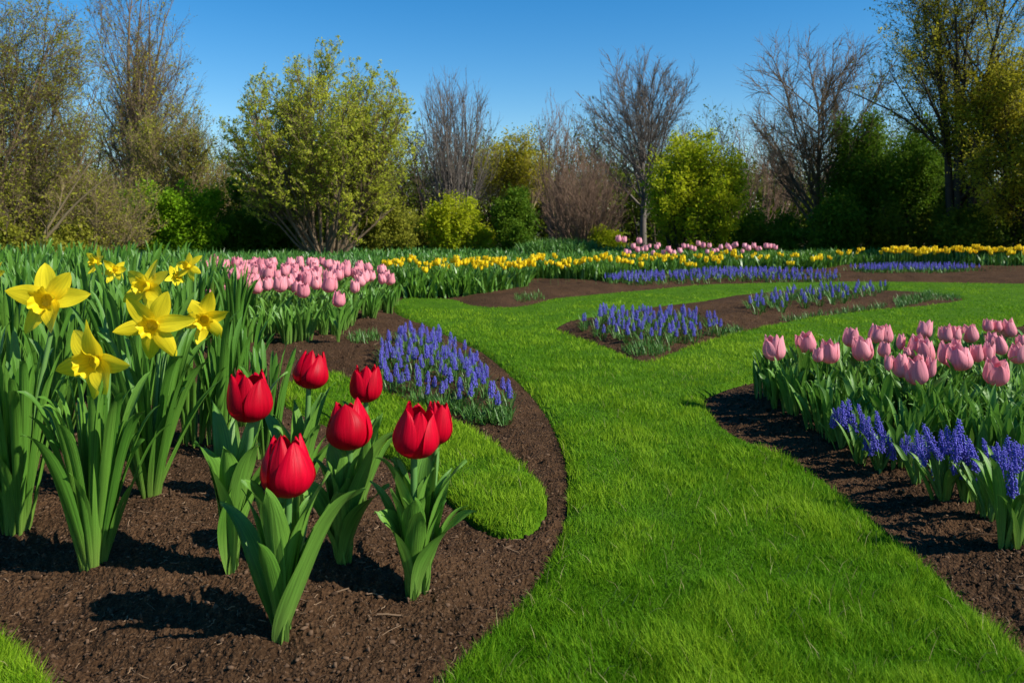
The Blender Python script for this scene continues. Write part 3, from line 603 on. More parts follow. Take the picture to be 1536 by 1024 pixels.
def pink_tulip(label, base, flower_rel, size, g, group, sub=True, nl=5, lscale=1.0, wide=1.0, name='pink_tulip'):
    t = thing(name, label, 'tulip', base, group)
    h = flower_rel[2]; i = g.integers(0, 4); me, tip = PSTEM[i]
    st = put('stem', me, t, (0, 0, 0), None, (h * .45, h * .45, h))
    # lean the stem so that its end meets the flower
    dxy = Vector((flower_rel[0], flower_rel[1], h)); st.rotation_mode = 'QUATERNION'
    q = Vector((tip[0] * h * .45, tip[1] * h * .45, tip[2] * h)).rotation_difference(dxy); st.rotation_quaternion = q
    ln = dxy.length / Vector((tip[0] * h * .45, tip[1] * h * .45, tip[2] * h)).length; st.scale = Vector(st.scale) * ln
    k = int(g.integers(0, 5)); tl = (g.normal(0, .13), g.normal(0, .13))
    if sub: add_flower(t, PINK[k], size, flower_rel, g.uniform(0, 6.3), tl, wide)
    else: put('flower', PINK1[k], t, flower_rel, (tl[0], tl[1], g.uniform(0, 6.3)), (size * wide, size * wide, size))
    a0 = g.uniform(0, 6.3)
    for j in range(nl): put('leaf', PLEAF[g.integers(0, 12)], t, (0, 0, 0), (0, 0, a0 + j * 2.4 + g.normal(0, .3)), lscale * g.uniform(.85, 1.15))
    return t

# right bed: every bloom placed (x, top, bottom, relative width)
RB = [(1162, 504, 541, 1.05, 'pink tulip at the left tip of the right bed, above the bare soil'), (1211, 497, 529, 1.1, 'broad two-lobed pink tulip second from the left tip of the right bed'),
      (1243, 509, 545, 1.0, 'open pink tulip just left of the blue spikes, third along the right bed'), (1226, 520, 543, .8, 'small pink tulip half hidden behind the open third bloom of the right bed'), (1276, 490, 520, .95, 'round pink tulip with a closed top behind the left group of the right bed'),
      (1296, 504, 542, .95, 'pink tulip with raised pointed petals above the first blue spikes'), (1312, 486, 514, 1.0, 'left bloom of the overlapping pair of pink tulips at the back of the right bed'), (1328, 486, 516, 1.0, 'right bloom of the overlapping pair of pink tulips at the back of the right bed'), (1325, 512, 535, .95, 'small pink tulip under the overlapping pair of blooms'),
      (1350, 501, 524, .65, 'narrow pink tulip standing alone right of the overlapping pair'), (1332, 533, 556, .6, 'narrow pink bud low among leaves beside the nearest middle blooms'), (1385, 480, 507, .95, 'highest pink tulip, round and alone at the back middle of the right bed'),
      (1375, 503, 540, .95, 'taller left bloom of the pink pair below the highest round tulip'), (1391, 508, 545, .8, 'right bloom of the pink pair below the highest round tulip'), (1354, 531, 566, .85, 'pink tulip left of the large smooth closed bloom'), (1378, 533, 577, .95, 'largest smooth closed pink tulip at the front middle of the right bed'),
      (1394, 534, 566, .6, 'narrow pink tulip half hidden right of the largest smooth closed bloom'), (1362, 520, 534, .9, 'tiny pink tulip peeping out above the largest smooth closed bloom'), (1418, 487, 513, .95, 'left bloom of the two-lobed pink pair right of the highest tulip'), (1432, 487, 513, .9, 'right bloom of the two-lobed pink pair right of the highest tulip'), (1419, 512, 547, .95, 'pink tulip behind the left shoulder of the wide front bloom'), (1440, 518, 556, 1.15, 'wide pink tulip in front of two others, right of the large closed bloom'),
      (1434, 508, 524, 1.1, 'pink tulip peeping out directly behind the wide front bloom'), (1457, 484, 513, 1.0, 'round pink tulip at the back right of the high lone bloom'), (1466, 514, 543, .75, 'left bloom of the slim pink pair right of the wide front bloom'), (1480, 514, 543, .75, 'right bloom of the slim pink pair right of the wide front bloom'), (1482, 479, 498, .95, 'left one of two low small pink tulips at the back right'), (1497, 479, 498, .8, 'right one of two low small pink tulips at the back right'), (1491, 499, 528, .8, 'left bloom of the pink pair above the large parted tulip'), (1504, 502, 532, .8, 'right bloom of the pink pair above the large parted tulip'),
      (1517, 479, 506, .9, 'upright pink tulip at the back, last before the right edge of the photo'), (1493, 535, 577, 1.0, 'large pink tulip with parted petals above the lone right-hand leaf clump'), (1526, 514, 545, .95, 'front pink tulip nearest the right edge of the photo'), (1533, 502, 520, 1.1, 'pink tulip cut off by the right edge, above the front one')]
g = np.random.default_rng(33)
GR = 'pink tulips in the right bed'
for (px, tp, bt, wd, lab) in RB:
    size_px = bt - tp; h = .385
    pb = (tp - HOR * h) / (1 - h)
    b = ground(px + g.uniform(-6, 6), pb); top = above(px, tp, b.y); bot = above(px, bt, b.y)
    rel = bot - b
    pink_tulip(lab or 'pink tulip standing in the crowded middle of the right bed', b, rel, top.z - bot.z, g, GR, True, 6, 1.0, wd)
# leafy plants without bloom filling both tulip beds
def scatter(pix, n, mind, seed, y0=None):
    g = np.random.default_rng(seed); poly = np.array([flat(*p) for p in pix]); lo, hi = poly.min(0), poly.max(0); out = []
    tries = 0
    while len(out) < n and tries < 60:
        c = g.uniform(lo, hi, (4000, 2)); c = c[inside(poly, c[:, 0], c[:, 1])]
        c = c[~is_lawn(c[:, 0], c[:, 1])]
        for q in c:
            if all((q[0] - o[0]) ** 2 + (q[1] - o[1]) ** 2 > mind * mind for o in out):
                out.append(q)
                if len(out) >= n: break
        tries += 1
    out = np.array(out); z = bed_z(out[:, 0], out[:, 1]); return np.column_stack([out, z])
def clump_geo(n, hgt, w, rad, out, g, prof='strap', nn=9, m=4, vary=.2):
    parts = []
    for i in range(n):
        a = g.uniform(0, 2 * PI); r = out * g.random() ** .7 ; h = hgt * g.uniform(1 - vary, 1 + vary * .5)
        v, f = leaf_geo((max(r, .01), 0, h), w * g.uniform(.7, 1.2), g.uniform(.35, .7), prof, nn, m, g.uniform(0, .5), .04, g.uniform(0, 6), g.uniform(-.02, .12) if prof == 'strap' else g.uniform(-.05, .2), g.normal(0, .8))
        ca, sa = math.cos(a), math.sin(a); v = np.stack([v[:, 0] * ca - v[:, 1] * sa, v[:, 0] * sa + v[:, 1] * ca, v[:, 2]], 1)
        a2 = a + g.normal(0, .6); v[:, 0] += rad * g.random() * math.cos(a2); v[:, 1] += rad * g.random() * math.sin(a2)
        parts.append((v, f))
    return join(parts)
def clump_meshes(nv, seed, *a, mat='tul_leaf', **k):
    out = []
    for i in range(nv):
        gg = np.random.default_rng(seed + i); v, f = clump_geo(*a, gg, **k); out.append(mesh_data('leaf_clump', v, f, M[mat], guv=(k.get('m', 4), k.get('nn', 9))))
    return out
TCL = clump_meshes(6, 700, 16, .225, .026, .06, .12, prof='tulip', nn=11, m=5)
def fill(meshes, pts, name, label, cat, group, seed, s=(.85, 1.15)):
    g = np.random.default_rng(seed)
    for p in pts: tag(put(name, meshes[g.integers(0, len(meshes))], None, p, (g.normal(0, .05), g.normal(0, .05), g.uniform(0, 6.3)), g.uniform(*s)), label, cat, group)
RIGHT_BED = [(1135, 602), (1200, 590), (1300, 581), (1420, 572), (1640, 562), (1640, 770), (1500, 735), (1400, 714), (1290, 688), (1200, 648), (1145, 614)]
fill(TCL, scatter(RIGHT_BED, 175, .09, 41), 'tulip_plant', 'leafy tulip plant without a bloom among the pink tulips of the right bed', 'plant', 'flowerless tulip plants in the right bed', 42)

# left bed of pink tulips
g = np.random.default_rng(52)
LEFT_PINK = [(305, 470), (420, 515), (500, 508), (555, 487), (590, 468), (600, 456), (520, 446), (400, 438), (300, 440)]
for p in scatter(LEFT_PINK, 108, .15, 51):
    h = g.uniform(.40, .47); b = Vector(p)
    pink_tulip('pale pink tulip in the crowded bed left of the lawn', b, Vector((g.normal(0, .02), g.normal(0, .02), h - .125)), g.uniform(.112, .145), g, 'pink tulips in the left bed', False, 4, g.uniform(1.0, 1.2), g.uniform(.85, 1.1))
fill(TCL, scatter([(300, 510), (385, 535), (440, 528), (505, 518), (560, 492), (600, 468), (606, 455), (500, 446), (300, 440)], 150, .11, 53), 'tulip_plant', 'leafy tulip plant without a bloom below the pink tulips left of the lawn', 'plant', 'flowerless tulip plants in the left bed', 54, (1.0, 1.3))
b = ground(507, 514); pink_tulip('single pink tulip hanging low at the front of the left pink bed', b, Vector((0, 0, .27)), .12, g, None, False, 5, 1.0, 1.0)
for (px, tp) in ((290, 413), (310, 440), (340, 425), (371, 420)):
    b = ground(px, (tp - HOR * .42) / .58); pink_tulip('pink tulip among the daffodil leaves at the left end of the pink bed', b, Vector((0, 0, .29)), .13, g, 'pink tulips beside the daffodils', False, 4, 1.0, 1.0)

# ------------------------------------------------------------------ daffodils
def daf_petal(L, W, g, nu=7, nv=12):
    u = np.linspace(-1, 1, nu); v = np.linspace(0, 1, nv); U, Vv = np.meshgrid(u, v)
    w = W * .5 * np.sin(PI * (Vv * .93 + .06) ** .85) ** .75; w[-1] = W * .01
    bend = g.uniform(-.25, .35); tw = g.normal(0, .35)
    lat = U * w; dep = .25 * w * U ** 2 * np.sign(g.normal()) * g.uniform(.3, 1) + bend * L * Vv ** 2 + .10 * w * np.sin(7 * Vv + g.uniform(0, 6)) * U - .08 * w * np.exp(-(U / .2) ** 2)
    a = tw * Vv
    return np.stack([Vv * L, lat * np.cos(a) - dep * np.sin(a) * .4, dep + lat * np.sin(a)], -1).reshape(-1, 3), grid_faces(nu, nv)
def daf_trumpet(r0, r1, L, g, nu=40, nv=9):
    a = np.linspace(0, 2 * PI, nu + 1); v = np.linspace(0, 1, nv); A, Vv = np.meshgrid(a, v)
    ph = g.uniform(0, 6); fr = 1 + Vv ** 3 * (.16 * np.sin(A * 6 + ph) + .09 * np.sin(A * 11 + ph * 2))
    r = (r0 + (r1 - r0) * (.35 * Vv + .65 * Vv ** 3)) * fr
    z = L * Vv + .12 * L * Vv ** 3 * np.sin(A * 7 + ph)
    return np.stack([r * np.cos(A), r * np.sin(A), z], -1).reshape(-1, 3), grid_faces(nu + 1, nv)
DAF = []
for i in range(6):
    gg = np.random.default_rng(800 + i); pm = []
    for k in range(6):
        v, f = daf_petal(.5 * gg.uniform(.85, 1.1), (.255 if i else .28) * gg.uniform(.85, 1.15), gg); a = k * PI / 3 + gg.normal(0, .10)
        tl = gg.uniform(-.12, .28)
        v = np.stack([v[:, 0] * math.cos(tl) - v[:, 2] * math.sin(tl), v[:, 1], v[:, 2] * math.cos(tl) + v[:, 0] * math.sin(tl)], 1)
        v = np.stack([v[:, 0] * math.cos(a) - v[:, 1] * math.sin(a), v[:, 0] * math.sin(a) + v[:, 1] * math.cos(a), v[:, 2] - .012 * (k % 2)], 1)
        pm.append(mesh_data('petal', v, f, M['yellow'], guv=(7, 12)))
    v, f = daf_trumpet(.075, .15, .20, gg); DAF.append((pm, mesh_data('trumpet', v, f, M['gold'], guv=(41, 9))))
STRAP = generic_leaves(14, 'daf', 850, (.46, .66), (.028, .044), (.03, .22), 'strap', 'daf_leaf', (14, 5))
STRAPB = generic_leaves(6, 'daf', 870, (.34, .50), (.042, .062), (.12, .28), 'tulip', 'daf_leaf', (14, 5))
DG = 'yellow daffodils in the left bed'
def daffodil(label, bx, by, fx, fy, size_px, face, roll, seed, nleaf, sc=1.0, rad=.05, d=None, broad=2):
    g = np.random.default_rng(seed); base = ground(bx, by); d = base.y
    t = thing('daffodil', label, 'daffodil', base, DG)
    c = above(fx, fy, d - .02); rel = c - base; s = size_px / FPX * d
    fd = Vector(face).normalized()
    q = fd.to_track_quat('Z', 'Y') @ Quaternion((0, 0, 1), roll)
    neck = rel - fd * s * .16
    z = np.array([0, 0, 1.]); nk = np.array(neck); hb = -np.array(fd) * s * .35 + z * s * .25
    body = bez(-z * .02, z * nk[2] * .45 + np.array([nk[0], nk[1], 0]) * .1, nk + hb * .9 - z * .05, nk, 14)
    v, f = tube_curve(body, .0095, .0065, 8); put('stem', mesh_data('stem', v, f, M['stem']), t)
    v, f = tube_curve([nk, nk + np.array(fd) * s * .07, nk + np.array(fd) * s * .17], s * .03, s * .06, 8); put('flower_tube', mesh_data('flower_tube', v, f, M['yellow']), t)
    e = put('flower', None, t, rel, q, s)
    pm, tr = DAF[seed % 6]
    for me in pm: put('petal', me, e)
    put('trumpet', tr, e)
    for j in range(nleaf):
        a = g.uniform(0, 6.3); r = rad * g.random() ** .6
        put('leaf', STRAPB[g.integers(0, 6)] if j < broad else STRAP[g.integers(0, 14)], t, (r * math.cos(a), r * math.sin(a), 0), (g.normal(0, .04), g.normal(0, .04), a + g.normal(0, .5)), sc * g.uniform(.85, 1.1))
    return t
daffodil('nearest daffodil, lowest and largest yellow flower facing the viewer', 140, 845, 142, 542, 128, (-.1, -1, -.02), .25, 0, 46, .78, .035, broad=8)
daffodil('large ragged daffodil near the left edge, above the leftmost leaf clump', 28, 797, 72, 450, 122, (.12, -1, .05), .9, 1, 42, .9, .04, broad=6)
daffodil('daffodil with pointed petals up and right of the nearest one', 226, 747, 230, 487, 108, (.1, -1, -.05), .1, 2, 34, .86, .03, broad=6)
daffodil('daffodil half hidden above the pointed petalled one', 200, 690, 221, 430, 86, (-.3, -1, .25), .6, 3, 14, 1.0, .06)
daffodil('small pointed daffodil at the right end of the yellow group', 292, 665, 307, 478, 84, (.25, -1, -.15), 1.3, 4, 16, .62, .05)
daffodil('left one of the two far daffodils touching side by side', 138, 575, 145, 394, 46, (-.5, -.8, .3), .4, 5, 8)
daffodil('right one of the two far daffodils touching side by side', 176, 572, 172, 406, 40, (.3, -1, .5), 1.1, 0, 8)
daffodil('narrow daffodil seen from its side next to the pink tulips', 258, 590, 263, 414, 40, (.9, -.5, .1), .2, 1, 8)
daffodil('far daffodil with raised petals touching the left end of the pink tulips', 283, 592, 283, 400, 46, (-.4, -.9, .35), .8, 2, 8)
daffodil('daffodil cut off by the left edge of the photo', 2, 575, -8, 413, 44, (-.3, -1, .1), .3, 3, 8)
DCL = clump_meshes(6, 900, 24, .58, .029, .05, .16, prof='strap', nn=9, m=4, mat='daf_leaf', vary=.22)
FIELD = [(-260, 760), (-60, 735), (60, 700), (150, 690), (225, 660), (275, 620), (300, 585), (325, 560), (352, 545), (372, 535), (350, 505), (300, 480), (285, 445), (0, 445), (-420, 445)]
fill(DCL, scatter(FIELD, 250, .19, 56), 'daffodil_clump', 'clump of tall strap shaped leaves without a flower in the left bed', 'plant', 'flowerless daffodil clumps in the left bed', 57, (.85, 1.12))
for (px, py, s, lab) in ((330, 665, .92, 'leaf clump standing between the daffodils and the leftmost red tulip'), (365, 640, .85, 'leaf clump behind the leftmost red tulip bloom'), (-15, 770, 1.0, 'leaf clump cut off by the left edge in front of the daffodils'), (400, 690, .75, 'leaf clump behind the red tulips beside the small grass crescent')):
    tag(put('daffodil_clump', DCL[int(px) % 6], None, ground(px, py), (0, 0, px), s), lab, 'plant', 'flowerless daffodil clumps in the left bed')

# strap leaves farther back, past counting
def mass(pix, n, hgt, w, mat, seed, lean=.18, seg=3, zoff=0.):
    g = np.random.default_rng(seed); poly = np.array([flat(*p) for p in pix]); lo, hi = poly.min(0), poly.max(0); pts = np.zeros((0, 2))
    while len(pts) < n:
        c = g.uniform(lo, hi, (n * 2, 2)); c = c[inside(poly, c[:, 0], c[:, 1])]; cl = fbm(c[:, 0], c[:, 1], 4.5, 2); c = c[cl + g.uniform(-.3, .3, len(c)) > -.08]; c = c[~is_lawn(c[:, 0], c[:, 1])]; pts = np.concatenate([pts, c])
    pts = pts[:n]; z = bed_z(pts[:, 0], pts[:, 1]) - .01
    c = fbm(pts[:, 0], pts[:, 1], 3.1, 2)
    L = hgt * g.uniform(.6, 1.15, n) * (1 + .6 * c); az = g.uniform(0, 6.3, n)
    V, F_, tn = blades(np.column_stack([pts, z]), L, w * g.uniform(.6, 1.3, n), az, np.abs(g.normal(lean, .12, n)), g.uniform(.0, .28, n), seg, np.clip(.5 + 1.2 * c + g.normal(0, .25, n), 0, 1), 2.0, facing=az + PI / 2 + g.normal(0, .8, n))
    return V, F_, tn
def mass_obj(name, mats, label, cat, *a, **k):
    V, F_, tn = mass(*a, **k); stuff(name, mesh_data(name, V, F_, M[mats], True, tn), label, cat)
mass_obj('daffodil_leaves', 'daf_mass', 'far part of the bluish green strap leaves behind the left bed', 'leaves', [(-420, 446), (0, 446), (300, 446), (520, 446), (600, 444), (560, 408), (300, 402), (-420, 402)], 15000, .34, .028, None, 61)
mass_obj('tulip_leaves', 'tul_mass', 'green leaf rows of the far tulip bed left of the bare soil', 'leaves', [(545, 452), (590, 447), (690, 447), (735, 446), (790, 438), (800, 424), (925, 428), (940, 415), (900, 407), (560, 409)], 15000, .30, .034, None, 62, lean=.25)
mass_obj('tulip_leaves', 'tul_mass', 'green leaf rows of the far tulip bed behind the blue strips', 'leaves', [(900, 420), (1010, 416), (1100, 410), (1230, 409), (1270, 402), (1400, 401), (1480, 403), (1800, 405), (1800, 396), (1300, 395), (1000, 397), (880, 404)], 14000, .30, .038, None, 63, lean=.25)
mass_obj('meadow_leaves', 'daf_mass', 'dark green leafy ground cover in front of the tree line', 'ground cover', [(-500, 403), (300, 403), (560, 408), (900, 405), (1300, 396), (1900, 396), (1900, 381), (1300, 382), (900, 379), (500, 384), (-500, 384)], 26000, .24, .05, None, 64, lean=.3)
mass_obj('green_mound', 'mus_leaf', 'low green mound of soft plants at the foot of the dark bush', 'ground cover', [(780, 392), (860, 392), (900, 386), (860, 381), (790, 381)], 3500, .42, .04, None, 65, lean=.4)

# far rows of yellow flowers and pink tulips
YF = []
for i in range(5):
    gg = np.random.default_rng(950 + i); v, f = join([tulip_petal(k, .42, 1.0, -.05, .25, gg, 5, 7, .15) for k in range(6)]); YF.append(mesh_data('flower', v, f, M['far_yellow'], guv=(5, 7)))
g = np.random.default_rng(71)
FPINK = [merged(p, 'flower', M['far_pink']) for p in PINK[:3]]
def row(pix, n, jit, seed):
    g = np.random.default_rng(seed); P = np.array(pix, float); s = np.linspace(0, len(P) - 1.001, n) + g.uniform(-.3, .3, n) * (len(P) - 1) / n; s = np.clip(s, 0, len(P) - 1.001); i = s.astype(int); f = (s - i)[:, None]
    q = P[i] * (1 - f) + P[i + 1] * f; q[:, 1] += g.uniform(-jit, jit, n); return q
def far_flower(px, py, h, size, meshes, name, label, group):
    b = ground(px, py); t = thing(name, label, 'flower', b, group)
    me, tip = PSTEM[g.integers(0, 4)]; put('stem', me, t, (0, 0, 0), None, (h * .3, h * .3, h))
    for k in range(int(g.integers(2, 5)) if meshes is YF else 1):
        q = (0, 0, h - .01) if k == 0 else (g.uniform(-.09, .09), g.uniform(-.05, .05), h + g.uniform(-.06, .02))
        put('flower', meshes[g.integers(0, len(meshes))], t, q, (g.normal(0, .15), g.normal(0, .15), g.uniform(0, 6.3)), size * g.uniform(.85, 1.1))
for (px, py) in row([(580, 432), (700, 431), (800, 429)], 30, 6, 72): far_flower(px, py, g.uniform(.27, .37), g.uniform(.055, .085), YF, 'yellow_tulip', 'golden yellow flower in the far row left of the bare soil', 'yellow flowers of the far left row')
for (px, py) in row([(800, 426), (900, 422), (1000, 417), (1100, 411), (1290, 410)], 52, 6, 73): far_flower(px, py, g.uniform(.25, .37), g.uniform(.055, .085), YF, 'yellow_tulip', 'golden yellow flower in the far middle row behind the blue strips', 'yellow flowers of the far middle row')
for (px, py) in row([(1325, 405), (1420, 404), (1545, 404)], 44, 3, 74): far_flower(px, py, g.uniform(.30, .39), g.uniform(.065, .095), YF, 'yellow_tulip', 'golden yellow flower in the far right row before the dark trees', 'yellow flowers of the far right row')
for (px, py) in row([(938, 404), (1050, 402), (1165, 400)], 40, 4, 75): far_flower(px, py, g.uniform(.28, .42), g.uniform(.09, .125), FPINK, 'pink_tulip', 'pale pink tulip in the far row among the yellow flowers', 'pink tulips of the far row')
for (px, tp, lab) in ((928, 358, 'left bloom of the far raised pair of pink tulips by the lime bush'), (936, 359, 'right bloom of the far raised pair of pink tulips by the lime bush'), (959, 361, 'far pink tulip raised alone before the lime bush')):
    far_flower(px, 396, (396 - tp) / (396 - HOR) - .10, .15, FPINK, 'pink_tulip', lab, 'raised far pink tulips')

# ------------------------------------------------------------------ blue grape hyacinths
OCT = np.array([(0, 0, -1), (1, 0, -.1), (.5, .87, -.1), (-.5, .87, -.1), (-1, 0, -.1), (-.5, -.87, -.1), (.5, -.87, -.1), (0, 0, .7)], float)
OF = np.array([(0, 2, 1), (0, 3, 2), (0, 4, 3), (0, 5, 4), (0, 6, 5), (0, 1, 6), (7, 1, 2), (7, 2, 3), (7, 3, 4), (7, 4, 5), (7, 5, 6), (7, 6, 1)])
def spike(n, L, rad, fl, g, loose=0.0):
    """a raceme of little bells, unit coordinates in metres, bottom at z=0"""
    t = np.linspace(0, 1, n) + g.normal(0, .02, n); a = np.arange(n) * 2.399 + g.normal(0, .25, n)
    r = rad * np.sqrt(np.clip(1.02 - t ** 1.8, .05, 1)) * (1 + g.normal(0, .12 + loose, n)); s = fl * (1.05 - .5 * t) * g.uniform(.8, 1.2, n)
    c = np.stack([r * np.cos(a), r * np.sin(a), t * L], 1)
    ax = unit(np.stack([np.cos(a), np.sin(a), np.full(n, -.9) + 1.2 * t], 1)); rf = unit(np.cross(ax, np.array([.3, .2, 1.]))); bb = np.cross(ax, rf)
    V = c[:, None] + s[:, None, None] * (rf[:, None] * OCT[None, :, 0:1] * .55 + bb[:, None] * OCT[None, :, 1:2] * .55 - ax[:, None] * OCT[None, :, 2:3])
    av, af = tubes(np.array([[(0, 0, -.06 * L), (0, 0, .5 * L), (0, 0, .97 * L)]]), np.array([[rad * .5, rad * .42, rad * .2]]), 4); af = np.concatenate([af[:, :3], af[:, [0, 2, 3]]])
    Fa = np.concatenate([(np.arange(n)[:, None, None] * 8 + OF[None]).reshape(-1, 3), af + n * 8])
    return np.concatenate([V.reshape(-1, 3), av]), Fa, np.concatenate([np.repeat(np.clip(.25 + .5 * t + g.normal(0, .25, n), 0, 1), 12), np.full(len(af), .1)])
SPK = []
for i in range(6):
    gg = np.random.default_rng(1000 + i); v, f, tn = spike(60, .068, .0125, .0068, gg); SPK.append(mesh_data('flower_spike', v, f, M['blue'], False, tn))
MST = mesh_data('stem', *tube_curve([(0, 0, -.01), (0, 0, .06), (0, 0, .15)], .003, .0022, 5), M['stem'])
MLF = []
for i in range(5):
    gg = np.random.default_rng(1050 + i); n = 14; az = gg.uniform(0, 6.3, n); b = np.stack([.02 * np.cos(az), .02 * np.sin(az), np.zeros(n)], 1)
    V, F_, tn = blades(b, gg.uniform(.07, .13, n), np.full(n, .006), az, gg.uniform(.15, .7, n), gg.uniform(.1, .4, n), 3); MLF.append(mesh_data('leaves', V, F_, M['mus_leaf'], True, tn))
def muscari(p, g, label, group, s=1.0, leafs=1.0):
    t = thing('grape_hyacinth', label, 'flower', p, group, g.uniform(0, 6.3), s)
    h = g.uniform(.75, 1.15); put('stem', MST, t, (0, 0, 0), (g.normal(0, .06), g.normal(0, .06), 0), (1, 1, h))
    put('flower_spike', SPK[g.integers(0, 6)], t, (0, 0, .085 * h), (g.normal(0, .10), g.normal(0, .10), 0), g.uniform(.85, 1.15))
    put('leaves', MLF[g.integers(0, 5)], t, (0, 0, 0), None, leafs)
g = np.random.default_rng(81)
for p in scatter([(568, 548), (600, 520), (650, 522), (700, 545), (740, 582), (775, 618), (762, 634), (715, 620), (650, 610), (600, 600), (572, 575)], 128, .060, 82): muscari(p, g, 'blue spiked grape hyacinth in the patch on the curved soil strip by the red tulips', 'grape hyacinths in the left patch', g.uniform(.78, 1.08))
for p in scatter([(862, 494), (910, 484), (1000, 486), (1082, 492), (1080, 505), (1020, 520), (960, 525), (900, 510)], 105, .075, 83): muscari(p, g, 'blue spiked grape hyacinth in the patch at the point of the middle island bed', 'grape hyacinths in the middle patch', g.uniform(.8, 1.1), 1.2)
for p in scatter([(1110, 470), (1150, 457), (1230, 447), (1330, 443), (1310, 455), (1200, 470), (1130, 480)], 60, .11, 84): muscari(p, g, 'thin blue grape hyacinth in the sparse strip of the middle island bed', 'grape hyacinths in the sparse strip', 1.0, 1.5)
# far strips, past three hundred of the kind: one object
def far_spikes(pix, n, seed):
    g = np.random.default_rng(seed); pts = scatter(pix, n, .07, seed); Vs, Fs, Ts, o = [], [], [], 0
    for p in pts:
        v, f, tn = spike(14, .075, .012, .013, g); v = v + p + np.array([0, 0, .065]); Vs.append(v); Fs.append(f + o); Ts.append(tn); o += len(v)
    return np.concatenate(Vs), np.concatenate(Fs), np.concatenate(Ts), pts
allv, allf, allt, o, gp = [], [], [], 0, []
for pix, n, sd in (([(905, 430), (925, 424), (1000, 423), (995, 430), (930, 433)], 80, 91), ([(1000, 424), (1060, 417), (1150, 416), (1255, 420), (1255, 424), (1100, 424), (1010, 428)], 230, 92), ([(1272, 411), (1330, 408), (1440, 408), (1475, 411), (1400, 416), (1300, 415)], 180, 93)):
    v, f, tn, pts = far_spikes(pix, n, sd); allv.append(v); allf.append(f + o); allt.append(tn); o += len(v); gp.append(pts)
stuff('far_grape_hyacinths', mesh_data('far_grape_hyacinths', np.concatenate(allv), np.concatenate(allf), M['blue'], False, np.concatenate(allt)), 'far blue strips of grape hyacinths before the yellow rows', 'flowers')
gp = np.concatenate(gp); gp = np.repeat(gp, 7, 0) + np.column_stack([rng.normal(0, .04, (len(gp) * 7, 2)), np.zeros(len(gp) * 7)])
n = len(gp); V, F_, tn = blades(gp, rng.uniform(.07, .13, n), np.full(n, .012), rng.uniform(0, 6.3, n), rng.uniform(.1, .6, n), rng.uniform(.1, .4, n), 2)
stuff('fine_leaves', mesh_data('fine_leaves', V, F_, M['mus_leaf'], True, tn), 'fine green leaves under the far blue strips', 'leaves')
# weeds and tufts on the island and by the patches
tv, tf, tt, o = [], [], [], 0
for pix, n in (([(1340, 455), (1395, 447), (1400, 452), (1345, 462)], 900), ([(1170, 480), (1240, 470), (1330, 458), (1330, 462), (1200, 482)], 500), ([(930, 525), (975, 520), (1010, 523), (980, 536), (945, 532)], 500), ([(1080, 497), (1110, 493), (1115, 500), (1085, 504)], 200),
               ([(520, 520), (560, 510), (575, 525), (530, 532)], 260), ([(690, 618), (770, 625), (765, 640), (700, 632)], 420), ([(600, 596), (690, 612), (690, 622), (600, 604)], 420), ([(770, 450), (810, 444), (820, 449), (775, 456)], 250), ([(1390, 446), (1440, 446), (1440, 451), (1390, 452)], 400)):
    q = scatter(pix, n, .004, n + 7); m = len(q)
    V, F_, tn = blades(q, rng.uniform(.03, .10, m), np.full(m, .006), rng.uniform(0, 6.3, m), rng.uniform(.1, .9, m), rng.uniform(.1, .5, m), 2)
    tv.append(V); tf.append([F_[0] + o, F_[1] + o]); tt.append((tn[:m], tn[m:])); o += len(V)
stuff('weeds', mesh_data('weeds', np.concatenate(tv), [np.concatenate([a for a, b in tf]), np.concatenate([b for a, b in tf])], M['mus_leaf'], True, np.concatenate([np.concatenate([a for a, b in tt]), np.concatenate([b for a, b in tt])])), 'small weeds and tufts on the bare soil of the beds', 'weeds')

# ------------------------------------------------------------------ blue hyacinths at the right front
HY = []
for i in range(5):
    gg = np.random.default_rng(1100 + i); v, f, tn = spike(130, 1.0, .15, .066, gg, .15); HY.append(mesh_data('flower_spike', v, f, M['blue'], False, tn))
HLEAF = generic_leaves(8, 'hy', 1150, (.13, .22), (.018, .034), (.03, .12), 'tulip', 'tul_leaf', (11, 5))
HS = mesh_data('stem', *tube_curve([(0, 0, -.02), (0, 0, .5), (0, 0, 1)], .006, .004, 6), M['stem'])
def hyacinth(label, bx, by, spikes, seed, nleaf=12, ls=1.0):
    g = np.random.default_rng(seed); b = ground(bx, by); t = thing('blue_hyacinth', label, 'hyacinth', b, 'blue hyacinths at the front of the right bed')
    for (x0, y0, x1, y1) in spikes:
        dd = b.y - .05 + g.normal(0, .025); top = above(x0, y0, dd) - b; bot = above(x1, y1, dd + g.normal(0, .01)) - b; dv = top - bot; L = dv.length
        q = Vector((0, 0, 1)).rotation_difference(dv)
        put('flower_spike', HY[g.integers(0, 5)], t, bot, q, (max(L, .07) * .84, max(L, .07) * .84, L))
        sv = bot + dv * .5; put('stem', HS, t, (0, 0, 0), Vector((0, 0, 1)).rotation_difference(sv), (1, 1, sv.length))
    a0 = g.uniform(0, 6)
    for j in range(nleaf): put('leaf', HLEAF[g.integers(0, 8)], t, (g.normal(0, .015), g.normal(0, .015), 0), (g.normal(0, .06), g.normal(0, .06), a0 + j * 2.4 + g.normal(0, .3)), ls * g.uniform(.85, 1.2))
def rp(X, Y): return 1040 + X / 2.4375, 440 + Y / 2.4375
def sp(*q): return [(*rp(a, b), *rp(c, d)) for a, b, c, d in q]
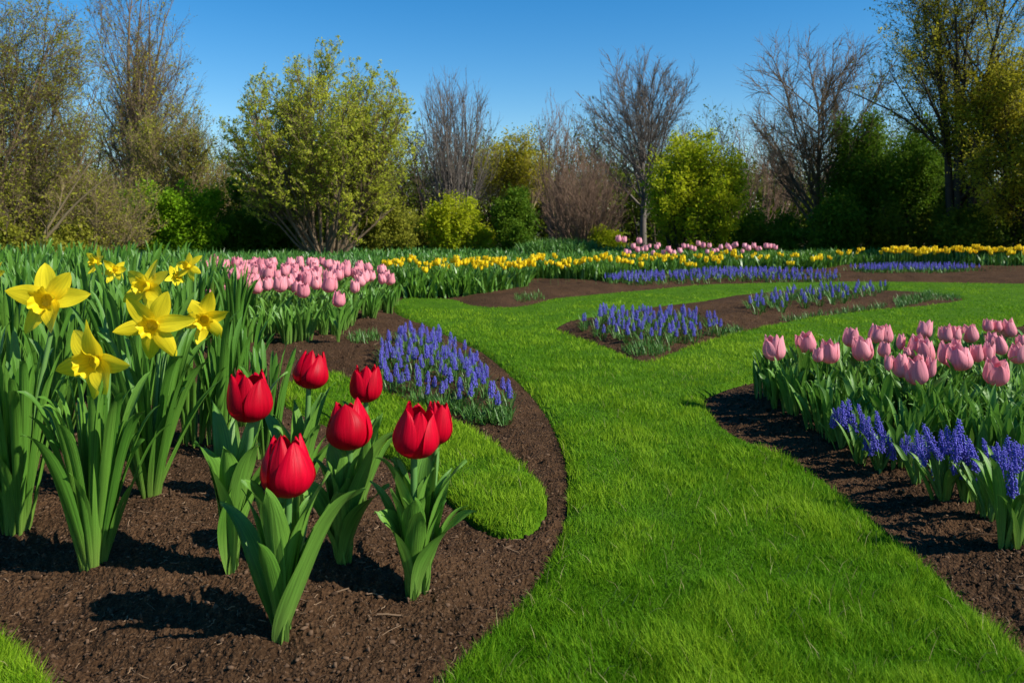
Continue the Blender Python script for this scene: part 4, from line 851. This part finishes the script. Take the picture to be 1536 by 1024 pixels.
hyacinth('hyacinth clump with short blue spikes nearest the left tip of the right bed', 1262, 676, sp((512, 420, 520, 480), (545, 395, 548, 480), (566, 388, 570, 500), (603, 405, 612, 490), (530, 415, 528, 470), (585, 440, 592, 510), (508, 445, 510, 490)), 1, 12, .75)
hyacinth('hyacinth clump with nodding blue spikes, second in the front row', 1322, 706, sp((668, 430, 685, 515), (655, 500, 668, 570), (712, 515, 722, 600), (690, 510, 690, 580), (682, 470, 700, 550), (650, 540, 652, 590), (725, 545, 730, 605)), 2, 12, .75)
hyacinth('hyacinth plant with one short blue spike, third in the front row', 1350, 702, sp((772, 508, 782, 590), (790, 520, 776, 580), (762, 530, 768, 590)), 3, 10, .9)
hyacinth('hyacinth clump with the tallest crowd of blue spikes by the soil', 1413, 754, sp((840, 478, 880, 575), (926, 485, 936, 580), (970, 460, 980, 590), (870, 545, 905, 605), (985, 560, 1000, 680), (828, 575, 845, 630), (872, 620, 892, 680), (945, 585, 950, 660), (905, 500, 915, 590), (855, 520, 862, 600), (955, 500, 962, 610), (1000, 545, 1006, 640)), 4, 16, .85)
hyacinth('hyacinth plant with two leaning blue spikes left of the last clump', 1452, 752, sp((1005, 530, 1035, 640), (1030, 600, 1042, 690), (1058, 530, 1082, 610), (1080, 600, 1110, 695), (1020, 560, 1030, 650), (1095, 560, 1100, 640)), 5, 12, .85)
hyacinth('hyacinth clump with broad leaves nearest the viewer at the right edge', 1517, 816, sp((1150, 525, 1158, 640), (1160, 620, 1168, 740), (1190, 550, 1186, 640), (1205, 555, 1206, 640), (1135, 560, 1142, 640), (1175, 540, 1180, 650)), 6, 18, 1.15)

hyacinth('hyacinth tuft squeezed between the first two blue clumps', 1292, 694, sp((620, 440, 624, 520), (640, 450, 642, 540), (635, 500, 632, 570)), 7, 9, .7)
hyacinth('hyacinth tuft with two blue spikes left of the tallest crowd', 1378, 728, sp((815, 500, 822, 590), (835, 520, 838, 620), (800, 545, 806, 600)), 8, 9, .75)
hyacinth('hyacinth tuft filling the gap before the last broad leaved clump', 1484, 776, sp((1110, 545, 1116, 640), (1125, 575, 1130, 680), (1092, 590, 1100, 680)), 9, 10, .8)
print('objects', len(bpy.data.objects))
